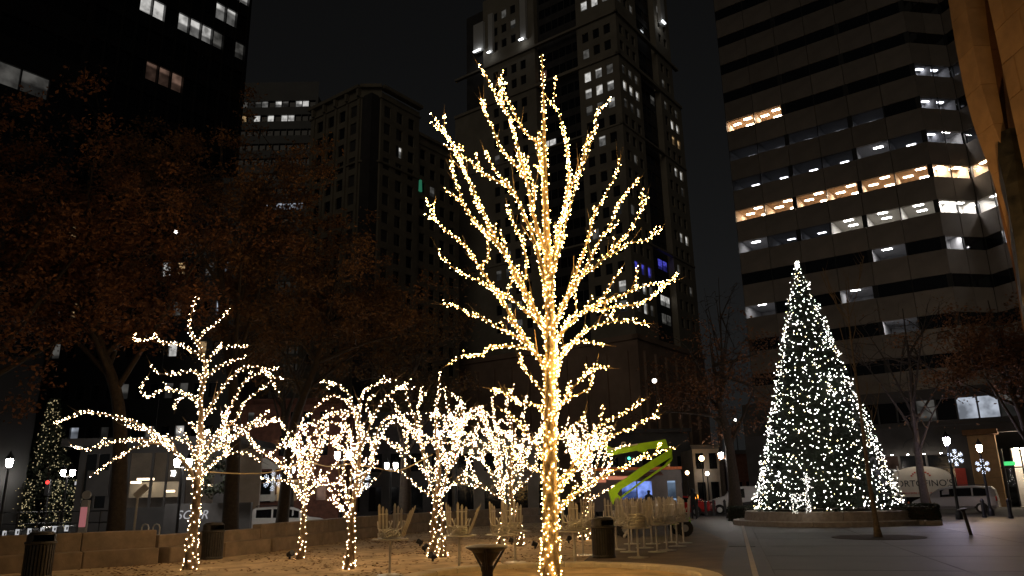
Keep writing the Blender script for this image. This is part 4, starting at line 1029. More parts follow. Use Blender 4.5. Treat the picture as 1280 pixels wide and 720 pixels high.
l2 = [[(381, 625), (356, 589), (341, 572), (322, 559), (307, 542), (300, 536)], [(311, 547), (311, 534), (334, 529), (351, 525)], [(380, 628), (364, 607), (341, 600), (330, 604)], [(382, 605), (375, 574), (366, 555), (356, 536), (351, 531)], [(384, 600), (390, 566), (382, 540), (379, 525), (390, 516)], [(385, 605), (388, 592), (401, 559), (412, 529), (427, 532), (437, 544)], [(381, 620), (390, 607), (409, 592), (424, 574)], [(381, 628), (401, 604), (409, 596)],
      [(401, 559), (396, 535), (404, 520), (418, 518)], [(390, 566), (410, 548), (425, 545)], [(366, 555), (358, 560), (345, 556)]]
lit_tree('lit_tree', 'small light-wrapped tree second from the left with spreading limbs', [t2], l2, G(375, 699).y, 0.085, 'bulb_warm', 0.0088, 0.047, 22, 'bark', GT, limb_r=0.024, fill=9, fill_box=(385, 630, 45, 520), tscale=1.1)
t3 = [(436, 713), (439, 682), (439, 652), (442, 626), (446, 600), (450, 562), (447, 530), (442, 506)]
l3 = [[(448, 547), (444, 517), (431, 499), (412, 497), (394, 508)], [(442, 510), (440, 495), (431, 487), (420, 480), (409, 486)], [(450, 545), (450, 499), (465, 482), (495, 474)], [(450, 562), (465, 525), (480, 499), (499, 486), (517, 486)], [(452, 600), (465, 581), (469, 551), (480, 525), (502, 521), (515, 536)], [(440, 645), (424, 615), (409, 600)], [(442, 630), (461, 607), (472, 598)], [(446, 620), (450, 611), (465, 577), (476, 547), (495, 562), (510, 581)], [(440, 650), (416, 626), (409, 622)],
      [(465, 525), (458, 505), (470, 493)], [(446, 590), (436, 570), (424, 556), (415, 553)], [(444, 520), (425, 515), (408, 520), (400, 530)]]
lit_tree('lit_tree', 'light-wrapped tree with drooping arched tips, third from the left', [t3], l3, G(436, 712).y, 0.09, 'bulb_warm', 0.0088, 0.047, 23, 'bark', GT, limb_r=0.024, fill=11, fill_box=(445, 640, 48, 495), tscale=1.2)
t4 = [(541, 698), (543, 650), (545, 625), (549, 585), (545, 548), (545, 512), (549, 487), (549, 464)]
t4b = [(554, 691), (553, 650), (551, 620), (556, 600), (559, 585)]
l4 = [[(545, 625), (534, 595), (527, 559), (525, 530), (523, 509), (531, 491)], [(545, 628), (523, 610), (505, 592), (494, 586)], [(534, 595), (509, 566), (487, 556)], [(527, 559), (509, 530), (494, 505), (484, 494)], [(527, 545), (513, 509), (505, 487), (494, 483)], [(551, 618), (559, 592), (567, 556), (570, 530), (559, 512), (556, 483)], [(552, 620), (567, 606), (585, 585), (592, 566)], [(567, 556), (581, 530), (596, 509), (605, 507)], [(570, 530), (578, 509), (568, 494), (560, 490)], [(551, 615), (575, 604), (598, 610)], [(559, 590), (578, 562), (590, 540)]]
lit_tree('lit_tree', 'twin-trunked light-wrapped tree with a spiky top left of the tall tree', [t4, t4b], l4, G(541, 698).y, 0.09, 'bulb_warm', 0.0088, 0.05, 24, 'bark', GT, limb_r=0.022, fill=20, fill_box=(547, 630, 55, 490), tscale=1.2)
t5 = [(650, 685), (648, 653), (640, 628), (638, 600), (639, 577), (642, 541), (632, 509), (643, 480)]
t5b = [(626, 678), (627, 650), (630, 624), (628, 600)]
l5 = [[(632, 626), (606, 610), (581, 592)], [(630, 620), (617, 599), (603, 577), (590, 570)], [(630, 615), (624, 577), (621, 541), (617, 512), (615, 494), (625, 489)], [(634, 610), (632, 559), (621, 530), (599, 509)], [(640, 600), (653, 585), (661, 548), (653, 516)], [(640, 615), (660, 600), (672, 580)], [(636, 605), (610, 585), (598, 560), (592, 545)], [(642, 541), (655, 515), (660, 495)]]
lit_tree('lit_tree', 'dense light-wrapped tree just left of the tall golden trunk', [t5, t5b], l5, 25.6, 0.1, 'bulb_warm', 0.0096, 0.057, 25, 'bark', GT, limb_r=0.024, fill=24, fill_box=(634, 630, 56, 495), tscale=1.2)
t6 = [(728, 677), (728, 650), (732, 625), (736, 600), (738, 575), (735, 545), (730, 520)]
t6b = [(738, 671), (737, 645), (736, 625), (742, 600)]
l6 = [[(733, 620), (715, 600), (702, 585)], [(736, 605), (755, 590), (768, 575)], [(737, 600), (750, 570), (757, 550)], [(734, 610), (718, 575), (708, 550)], [(737, 590), (725, 555), (716, 535)], [(735, 625), (758, 612), (772, 605)]]
lit_tree('lit_tree', 'dense light-wrapped tree half hidden right of the tall golden trunk', [t6, t6b], l6, 28.2, 0.1, 'bulb_warm', 0.0098, 0.06, 26, 'bark', GT, limb_r=0.025, fill=22, fill_box=(736, 628, 42, 515), tscale=1.2)

# cord slung between the small trees
cp_ = [P(262, 590, 20.5), P(300, 592, 21), P(340, 590, 21.5), P(381, 578, 22), P(410, 583, 20.6), P(440, 580, 19), P(470, 585, 20), P(500, 588, 21), P(541, 568, 21.4)]
o = MB().tube(smooth_path(cp_, 0.2), 0.014, 5).build('slung_cable', 'cable'); tag(o, 'thin tan cable slung between the small lit trees', 'cable')

# ================================================================== CONE TREE AND ITS PLANTER
XT = Vector((15.0, 38.0, 0)); XB, XTOP, XR = 0.62, 13.05, 3.42
pl = thing('round_planter', 'round two-tier stone planter under the tall cone of lights', 'planter', XT)
for R0, R1, z0, z1, n, m in ((3.95, 4.45, 0.0, 0.22, 18, 'granite'), (3.2, 3.95, 0.0, 0.62, 14, 'granite')):
    for k in range(n):
        a0, a1 = 2 * math.pi * (k + 0.006) / n, 2 * math.pi * (k + 0.994) / n; b = MB(); vs = []
        prof = [(R0 - 0.35, z0), (R0 - 0.35, z1), (R1 - 0.03 - (0.12 if z1 > 0.4 else 0), z1), (R1 - (0.12 if z1 > 0.4 else 0), z1 - 0.03), (R1, z0)]
        for i in range(5):
            a = a0 + (a1 - a0) * i / 4; vs += [(XT.x + r * math.cos(a), XT.y + r * math.sin(a), z) for r, z in prof]
        fs = [tuple(range(5)), tuple(reversed(range(20, 25)))] + [(i * 5 + j, (i + 1) * 5 + j, (i + 1) * 5 + (j + 1) % 5, i * 5 + (j + 1) % 5) for i in range(4) for j in range(5)]
        b.add(vs, fs); b.build('coping_stone' if z1 > 0.4 else 'step_stone', m, pl)
b = MB(); b.lathe([(3.2, 0.0), (3.2, 0.5)], 32, XT); b.build('soil', 'gravel', pl)
# low extension with a clipped hedge on the right
px0, px1 = P(1122, 648, 35.0), P(1188, 648, 34.2)
ext = thing('hedge_planter', 'low stone planter edge reaching right from the round planter', 'planter', (px0.x, px0.y, 0))
dv = (px1 - px0); dv.z = 0; Lx = dv.length; dn = dv / Lx; ag = math.atan2(dn.y, dn.x)
for k in range(3):
    c = px0 + dn * (Lx * (k + 0.5) / 3); MB().bevbox((c.x, c.y + 0.9, 0.09), (Lx / 3 - 0.015, 2.6, 0.2), 0.03, ag).build('edge_stone', 'granite', ext)
def hedge(label, c, size, ang, seed):
    random.seed(seed); t = thing('clipped_hedge', label, 'hedge', (c[0], c[1], c[2]), ang, 'clipped hedges by the round planter')
    MB().box((0, 0, size[2] / 2 - 0.03), (size[0] - 0.16, size[1] - 0.16, size[2] - 0.1)).build('branches', 'dark_bark', t, world=False)
    b = MB()
    for k in range(2600):
        f = random.choice('xxyyz'); p = Vector((rnd(-0.5, 0.5) * size[0], rnd(-0.5, 0.5) * size[1], rnd(0, 1) * size[2]))
        if f == 'x': p.y = random.choice((-0.5, 0.5)) * size[1] + rnd(-0.06, 0.04)
        elif f == 'y': p.x = random.choice((-0.5, 0.5)) * size[0] + rnd(-0.06, 0.04)
        else: p.z = size[2] + rnd(-0.06, 0.05)
        u = Vector((rnd(-1, 1), rnd(-1, 1), rnd(-1, 1))).normalized(); w = u.orthogonal().normalized(); s = rnd(0.03, 0.06)
        b.quad(p - u * s, p + w * s * 0.6, p + u * s, p - w * s * 0.6)
    b.build('foliage', 'hedge', t, world=False, kind='stuff')
c = (px0 + px1) / 2; hedge('dark clipped hedge right of the round planter before the silver minivan', (c.x, c.y + 0.9, 0.18), (Lx * 1.0, 1.5, 0.66), ag, 3)
c = P(933, 632, 42.5); hedge('small dark hedge at the left side of the round planter', (c.x, c.y, 0.0), (1.3, 1.8, 0.75), 0.2, 4)

random.seed(41)
xt = thing('cone_tree', 'tall cone shaped evergreen covered in white lights on a round planter', 'tree', (XT.x, XT.y, XB))
b = MB(); b.tube([(XT.x, XT.y, 0.3), (XT.x, XT.y, XTOP - 0.6)], [0.22, 0.05], 10); b.build('trunk', 'dark_bark', xt)
b = MB(); b.lathe([(XR - 0.5, XB + 0.15), (XR * 0.5 - 0.35, XB + 0.15 + (XTOP - XB) * 0.5), (0.02, XTOP - 0.7)], 28, (XT.x, XT.y, 0)); b.build('inner_boughs', 'needles', xt)
b = MB()
def cone_r(z): return XR * (1 - (z - XB) / (XTOP - XB)) + 0.05
def bough(a, z): return 0.13 * math.sin(z * 5.3 + 3 * math.sin(a * 4)) * math.sin(a * 9 + z * 2.1) + 0.07 * math.sin(z * 13 + a * 17)
cnt = 0
while cnt < 9000:
    z = XB + (XTOP - XB) * (1 - math.sqrt(rnd(0.0004, 1))); a = rnd(0, 2 * math.pi)
    tier = bough(a, z)
    r = cone_r(z) * rnd(0.82, 1.0) + tier
    o_ = Vector((math.cos(a), math.sin(a), 0)); tng = Vector((-math.sin(a), math.cos(a), 0))
    p = Vector((XT.x, XT.y, z)) + o_ * max(0.02, r - 0.18)
    d = (o_ * rnd(0.6, 1.0) + Vector((0, 0, rnd(-0.5, 0.35))) + tng * rnd(-0.5, 0.5)).normalized() * rnd(0.18, 0.34)
    w = (tng + Vector((0, 0, rnd(-0.8, 0.8)))).normalized() * rnd(0.03, 0.07)
    b.add([p - w * 0.5, p + d * 0.5 - w, p + d, p + d * 0.5 + w, p + w * 0.5], [(0, 1, 2, 3, 4)]); cnt += 1
b.build('crown', 'needles', xt)
b = MB(); y2 = MB(); cnt = 0
while cnt < 2700:
    z = XB + 0.08 + (XTOP - XB) * (1 - math.sqrt(rnd(0.0008, 1))); a = rnd(0, 2 * math.pi)
    r = cone_r(z) * rnd(0.93, 1.0) + rnd(-0.06, 0.04) + 0.02 + bough(a, z)
    bulb(b if random.random() < 0.88 else y2, Vector((XT.x + r * math.cos(a), XT.y + r * math.sin(a), z)), rnd(0.009, 0.025), False); cnt += 1
for k in range(24): bulb(b, Vector((XT.x + rnd(-0.12, 0.12), XT.y + rnd(-0.12, 0.12), XTOP + rnd(-0.35, 0.1))), 0.022, False)
b.build('light_string', 'bulb_white', xt, kind='stuff'); M['bulb_yellow'] = lit('bulb_yellow', (1.0, 0.78, 0.38), 18.0); y2.build('light_string', 'bulb_yellow', xt, kind='stuff')
# deer outlined in lights in front of it
dp = P(1003, 640, 34.45); dp.z = 0.62
de = thing('light_reindeer', 'small deer figure outlined in dense white lights before the cone tree', 'light figure', dp)
lines = [[(-0.32, 0, 0.75), (0.0, 0, 0.78), (0.28, 0, 0.8)], [(-0.34, 0.1, 0.72), (-0.36, 0.1, 0.4), (-0.34, 0.1, 0)], [(-0.28, -0.1, 0.7), (-0.25, -0.1, 0.36), (-0.27, -0.1, 0)], [(0.24, 0.1, 0.7), (0.27, 0.1, 0.36), (0.25, 0.1, 0)], [(0.28, -0.1, 0.68), (0.33, -0.1, 0.36), (0.31, -0.1, 0)],
         [(-0.3, 0, 0.55), (0.0, 0, 0.5), (0.25, 0, 0.56)], [(0.26, 0, 0.8), (0.36, 0, 1.0), (0.4, 0, 1.14)], [(0.38, 0, 1.14), (0.5, 0, 1.1), (0.58, 0, 1.03)], [(0.36, 0, 1.17), (0.28, 0.06, 1.36), (0.34, 0.1, 1.55)], [(0.38, 0, 1.17), (0.42, -0.06, 1.36), (0.36, -0.1, 1.52)], [(0.28, 0.06, 1.36), (0.18, 0.08, 1.44)], [(-0.36, 0, 0.74), (-0.44, 0, 0.8)]]
fr = MB(); lb_ = MB()
for ln in lines:
    pth = smooth_path([Vector(p) for p in ln], 0.05); fr.tube(pth, 0.012, 4)
    for q in pth:
        for k in range(2): bulb(lb_, q + Vector((rnd(-1, 1), rnd(-1, 1), rnd(-1, 1))) * 0.045, rnd(0.008, 0.014), False)
for ch in (fr.build('frame', 'wire', de, world=False), lb_.build('light_string', 'bulb_deer', de, world=False, kind='stuff')): pass

# distant tree of tiny lights at the left border
random.seed(5)
ft = thing('distant_lit_tree', 'distant dark tree dotted with tiny lights at the left border', 'tree', P(58, 645, 55))
base = P(58, 650, 55); base.z = -0.95
tp_ = P(68, 500, 55)
b = MB(); b.tube([base, base.lerp(tp_, 0.6)], [0.25, 0.1], 8); b.build('trunk', 'dark_bark', ft)
lf = MB(); l2 = MB()
for k in range(2400):
    f = rnd(0, 1) ** 0.8; rr = (1 - f) * 2.3 + 0.3; a = rnd(0, 6.28); q = base.lerp(tp_, f) + Vector((math.cos(a) * rr * rnd(0.3, 1), math.sin(a) * rr * rnd(0.3, 1), rnd(-0.2, 0.2) + 0.9 * (1 - f)))
    u = Vector((rnd(-1, 1), rnd(-1, 1), rnd(-1, 1))).normalized(); w = u.orthogonal().normalized(); s = rnd(0.08, 0.18)
    lf.quad(q - u * s, q + w * s * 0.6, q + u * s, q - w * s * 0.6)
    if k % 7 == 0: bulb(l2, q + Vector((0, -0.15, 0)), rnd(0.03, 0.055), False)
lf.build('crown', 'hedge', ft); l2.build('light_string', 'bulb_far', ft, kind='stuff')
for (x, w_, nm) in ((22, 1.3, 'distant shrub full of yellow lights left of the dotted tree'), (78, 1.5, 'distant shrub full of yellow lights right of the dotted tree')):
    q0 = P(x, 645, 52); q0.z = -0.95
    sh = thing('lit_shrub', nm, 'shrub', q0, 0, 'shrubs full of yellow lights at the left border')
    lf = MB(); l2 = MB()
    for k in range(700):
        q = q0 + Vector((rnd(-1, 1) * w_ * 0.7, rnd(-0.6, 0.6), rnd(0.2, 4.1)))
        u = Vector((rnd(-1, 1), rnd(-1, 1), rnd(-1, 1))).normalized(); w = u.orthogonal().normalized(); s = rnd(0.06, 0.13)
        lf.quad(q - u * s, q + w * s * 0.6, q + u * s, q - w * s * 0.6)
        if k % 3 == 0: bulb(l2, q + Vector((0, -0.12, 0)), rnd(0.03, 0.05), False)
    MB().tube([q0, q0 + Vector((0, 0, 3.6))], [0.1, 0.04], 6).build('stem', 'dark_bark', sh)
    lf.build('crown', 'hedge', sh); l2.build('light_string', 'bulb_far', sh, kind='stuff')

# ================================================================== DARK STREET TREES
def street_tree(label, base, H, cc, cr, leaf, nleaf, rt, seed, fork=0.4, lsize=(0.05, 0.11), group='dark street trees'):
    random.seed(seed); base = Vector(base); cc = Vector(cc); cr = Vector(cr)
    t = thing('street_tree', label, 'tree', base, 0, group)
    f = base.lerp(Vector((base.x * 0.85 + cc.x * 0.15, base.y, base.z + H * fork)), 1.0)
    path = smooth_path([base, base + Vector((rnd(-0.1, 0.1), 0, (f.z - base.z) * 0.4)), f, f.lerp(cc, 0.6) + Vector((0, 0, 0.3)), cc + Vector((0, 0, cr.z * 0.85))], 0.5); n = len(path)
    MB().tube(path, [max(0.025, rt * (1 - 0.93 * i / (n - 1)) * (1 + 0.45 * math.exp(-i * 0.9))) for i in range(n)], 9).build('trunk', 'dark_bark', t, smooth=True)
    tips = []
    nl = 11
    for k in range(nl):
        p0 = path[int(n * rnd(0.32, 0.85))]
        a = 2 * math.pi * k / nl + rnd(-0.3, 0.3); e = cc + Vector((math.cos(a) * cr.x * rnd(0.6, 0.95), math.sin(a) * cr.y * rnd(0.5, 0.9), cr.z * rnd(-0.45, 0.8)))
        mid = p0.lerp(e, 0.5) + Vector((0, 0, rnd(-0.2, 0.6))); lp = smooth_path([p0, mid, e], 0.45)
        mb = MB(); m_ = len(lp); r0 = rt * 0.33
        mb.tube(lp, [max(0.012, r0 * (1 - 0.9 * i / (m_ - 1))) for i in range(m_)], 6)
        for j in range(7):
            q = lp[int(m_ * rnd(0.3, 0.99))]; d = Vector((rnd(-1, 1), rnd(-1, 1), rnd(-0.3, 0.9))).normalized(); L = rnd(0.6, 1.9) * cr.x / 4
            e2 = q + d * L; mb.tube([q, q + d * L * 0.5 + Vector((0, 0, 0.1)), e2], [0.03, 0.02, 0.006], 4); tips.append(e2); tips.append(q.lerp(e2, 0.6))
            for h in range(2):
                d2 = (d + Vector((rnd(-1, 1), rnd(-1, 1), rnd(-0.4, 0.8)))).normalized(); e3 = e2 + d2 * L * 0.55; mb.tube([e2, e3], [0.012, 0.004], 3); tips.append(e3)
        mb.build('limb', 'dark_bark', t, smooth=True)
    if nleaf:
        b = MB()
        for k in range(nleaf):
            c = random.choice(tips); p = c + Vector((random.gauss(0, 0.3), random.gauss(0, 0.3), random.gauss(0, 0.22)))
            u = Vector((rnd(-1, 1), rnd(-1, 1), rnd(-0.7, 0.7))).normalized(); w = u.orthogonal().normalized(); w.rotate(Matrix.Rotation(rnd(0, 6.28), 3, u)); s = rnd(*lsize)
            b.add([p - u * s, p - u * s * 0.2 + w * s * 0.55, p + u * s, p - u * s * 0.2 - w * s * 0.55], [(0, 1, 2, 3)])
        b.build('crown', leaf, t)
    return t
def base_at(x, Y, z=-0.95): p = P(x, 640, Y); p.z = z; return p
street_tree('broad brown leaved tree above the long low lit limb at the far left', base_at(146, 27.5), 15, P(95, 335, 27.5), (5.6, 4.2, 5.0), 'leaf_rust', 24000, 0.34, 101)
street_tree('brown tree reaching up before the black tower behind the leftmost lit tree', base_at(290, 33), 17, P(265, 285, 33), (5.0, 4.2, 6.4), 'leaf_brown', 24000, 0.36, 102)
street_tree('brown tree whose crown fills the gap below the old stone block', base_at(352, 37, -0.95), 15, P(425, 372, 37), (5.2, 4.2, 4.9), 'leaf_brown', 21000, 0.33, 103)
street_tree('thin crowned tree standing behind the twin-trunked lit tree', base_at(504, 43, -0.5), 12, P(520, 455, 43), (4.6, 4, 3.6), 'leaf_olive', 7000, 0.4, 104)
street_tree('rust leaved tree cut off by the left border of the picture', base_at(-40, 25), 15, P(-5, 350, 25), (3.8, 3.6, 5.0), 'leaf_rust', 17000, 0.35, 105)
street_tree('brown tree standing low between the banded block and the black tower', base_at(360, 52), 14, P(345, 420, 52), (6, 4, 5), 'leaf_olive', 16000, 0.3, 115)
street_tree('thick dark tree with sparse leaves left of the cone tree', base_at(920, 47.5, 0), 13, P(893, 490, 47.5), (4.6, 3.4, 3.8), 'leaf_rust', 5000, 0.42, 106, lsize=(0.06, 0.12))
street_tree('slim bare tree with upright twigs behind the thick dark trunk', base_at(908, 62, 0), 19, P(905, 420, 62), (2.2, 2, 6.0), None, 0, 0.22, 107)
street_tree('bare dark tree standing before the restaurant banner', base_at(1160, 44, 0), 12, P(1140, 460, 44), (4.2, 3.4, 4.2), 'leaf_brown', 400, 0.26, 108, fork=0.5)
street_tree('red leaved tree under the arch at the right border', base_at(1305, 37, 0), 11, P(1250, 455, 37), (3.6, 3.2, 3.8), 'leaf_rust', 10000, 0.3, 109)
# slim leaning tree in a round pit before the cone tree
tb = G(1098, 672)
st = thing('slim_tree', 'slim bare leaning tree in a round pit before the cone tree', 'tree', tb)
random.seed(77)
pth = smooth_path([Vector((tb.x, tb.y, -0.02))] + [P(x, y, tb.y) for x, y in ((1092, 635), (1085, 590), (1078, 530), (1070, 470), (1062, 410), (1057, 350))], 0.3); n = len(pth)
MB().tube(pth, [max(0.012, 0.085 * (1 - 0.9 * i / n) + 0.07 * math.exp(-i * 1.2)) for i in range(n)], 9).build('trunk', 'bark', st, smooth=True)
for k in range(14):
    i = int(n * rnd(0.3, 0.95)); a = rnd(0, 6.28); L = rnd(0.8, 2.2); d = Vector((math.cos(a) * 0.45, math.sin(a) * 0.45, 1)).normalized()
    q = [pth[i], pth[i] + d * L * 0.5 + Vector((math.cos(a), math.sin(a), 0)) * 0.12, pth[i] + d * L]
    mb = MB(); mb.tube(smooth_path(q, 0.25), 0.014, 4)
    for h in range(3):
        e = q[1].lerp(q[2], rnd(0, 1)); mb.tube([e, e + Vector((rnd(-0.3, 0.3), rnd(-0.3, 0.3), rnd(0.3, 0.6)))], [0.008, 0.003], 3)
    mb.build('limb', 'bark', st)
b = MB(); b.lathe([(1.45, 0.008), (1.45, 0.022), (0.25, 0.03)], 30, (tb.x, tb.y, 0)); b.build('tree_pit', 'dark_bark', st)

# ================================================================== LAMPS
def lamp_post(label, loc, h, glow, heads=2, rz=0.0, group='street lamps along the plaza'):
    t = thing('street_lamp', label, 'street lamp', loc, rz, group)
    MB().lathe([(0.17, 0), (0.17, 0.25), (0.11, 0.4), (0.075, 0.5), (0.055, h - 0.35), (0.07, h - 0.32), (0.05, h - 0.25)], 12).build('pole', 'black_metal', t, world=False)
    sp_ = (-0.3, 0.3) if heads == 2 else (0.0,)
    if heads == 2: MB().tube([(-0.3, 0, h - 0.16), (-0.2, 0, h - 0.3), (0, 0, h - 0.32), (0.2, 0, h - 0.3), (0.3, 0, h - 0.16)], 0.03, 6).build('arm', 'black_metal', t, world=False)
    for x in sp_:
        MB().lathe([(0.05, h - 0.26), (0.12, h - 0.18), (0.135, h - 0.04), (0.145, h + 0.06), (0.11, h + 0.12)], 14, (x, 0, 0)).build('globe', glow, t, world=False)
        MB().lathe([(0.19, h + 0.115), (0.15, h + 0.23), (0.07, h + 0.34), (0.03, h + 0.45), (0.0, h + 0.5)], 14, (x, 0, 0)).build('cap', 'black_metal', t, world=False)
    return t
def lamp_at(label, x, y, h, glow, heads=2, zb=0.0, rz=0.0):
    d = ray(x, y); Y = (h + zb - CAM_H) / (d[2] / d[1]); p = P(x, y, Y); p.z = zb
    return lamp_post(label, p, h, glow, heads, rz)
lamp_at('single globe lamp close to the left border', 12, 577, 4.4, 'lamp_white', 1, -0.9)
lamp_at('twin globe lamp before the distant dotted tree', 85, 590, 4.4, 'lamp_white', 2, -0.9)
lamp_at('twin globe lamp behind the leftmost lit trunk', 229, 577, 4.4, 'lamp_white', 2, -0.9)
lamp_at('single globe lamp behind the second lit tree before the brick house', 366, 586, 4.6, 'lamp_white', 1, -0.9)
lamp_at('twin globe lamp shining through the third lit tree', 429, 568, 4.4, 'lamp_white', 2, -0.6)
lamp_at('twin globe lamp between the third lit tree and the twin-trunked one', 489, 581, 4.2, 'lamp_white', 2, -0.5)
lamp_at('twin globe lamp left of the cone tree', 907, 568, 3.8, 'lamp_white', 2, 0.0)
l1_ = lamp_at('bright white lamp with a snowflake before the restaurant banner', 1183, 550, 3.9, 'lamp_cool', 1, 0.0)
l2_ = lamp_at('warm lamp with a snowflake beside the orange pier', 1224, 559, 3.7, 'lamp_warm', 1, 0.0)
def snowflake(label, c, R):
    t = thing('snowflake_light', label, 'decoration', c, 0, 'lit snowflakes on lamp posts')
    fr = MB(); bl = MB()
    for k in range(6):
        a = math.pi / 6 + k * math.pi / 3; d = Vector((math.cos(a), 0, math.sin(a)))
        fr.tube([(0, 0, 0), d * R], 0.012, 4)
        for f in (0.0, 0.25, 0.5, 0.75, 1.0): bulb(bl, d * R * f + Vector((0, -0.03, 0)), 0.024, False)
        for s in (-1, 1):
            a2 = a + s * math.pi / 4; d2 = Vector((math.cos(a2), 0, math.sin(a2)))
            for g0 in (0.5, 0.75):
                fr.tube([d * R * g0, d * R * g0 + d2 * R * 0.28], 0.01, 4)
                for f in (0.5, 1.0): bulb(bl, d * R * g0 + d2 * R * 0.28 * f + Vector((0, -0.03, 0)), 0.02, False)
    fr.build('frame', 'steel', t, world=False); bl.build('light_string', 'flake', t, world=False, kind='stuff')
    return t
snowflake('lit snowflake on the bright white lamp post', P(1194, 572, l1_.location.y), 0.40)
snowflake('lit snowflake on the warm lamp post beside the orange pier', P(1228, 583, l2_.location.y), 0.40)
snowflake('lit snowflake among the second lit tree', P(341, 601, 50), 0.6)
snowflake('lit snowflake low in the third lit tree', P(452, 602, 42), 0.5)
# far small lamps
def far_lamp(label, x, y, Y, warm, r=0.28, zb=0.0):
    r *= 0.62
    p = P(x, y, Y); t = thing('far_lamp', label, 'street lamp', (p.x, p.y, zb), 0, 'far street lamps')
    MB().tube([(0, 0, 0), (0, 0, p.z - zb)], 0.06, 6).build('pole', 'black_metal', t, world=False)
    MB().lathe([(r * 0.4, -r), (r, -r * 0.3), (r, r * 0.4), (r * 0.4, r)], 10, (0, 0, p.z - zb)).build('globe', 'lamp_far_warm' if warm else 'lamp_far', t, world=False)
far_lamp('far white lamp high over the food truck', 818, 476, 90, False, 0.4)
far_lamp('far white lamp above the thick dark trunk', 919, 525, 95, False, 0.25)
far_lamp('far warm lamp over the white fronted corner shop', 877, 573, 78, True, 0.42)
far_lamp('far warm lamp right of the green lift arm', 859, 591, 76, True, 0.3)
far_lamp('far warm lamp low beside the red car', 844, 603, 74, True, 0.3)
far_lamp('far white lamp below the corner shop roof', 884, 592, 79, False, 0.3)
far_lamp('far small lamp high between the brown trees', 220, 290, 64, False, 0.25, -0.9)

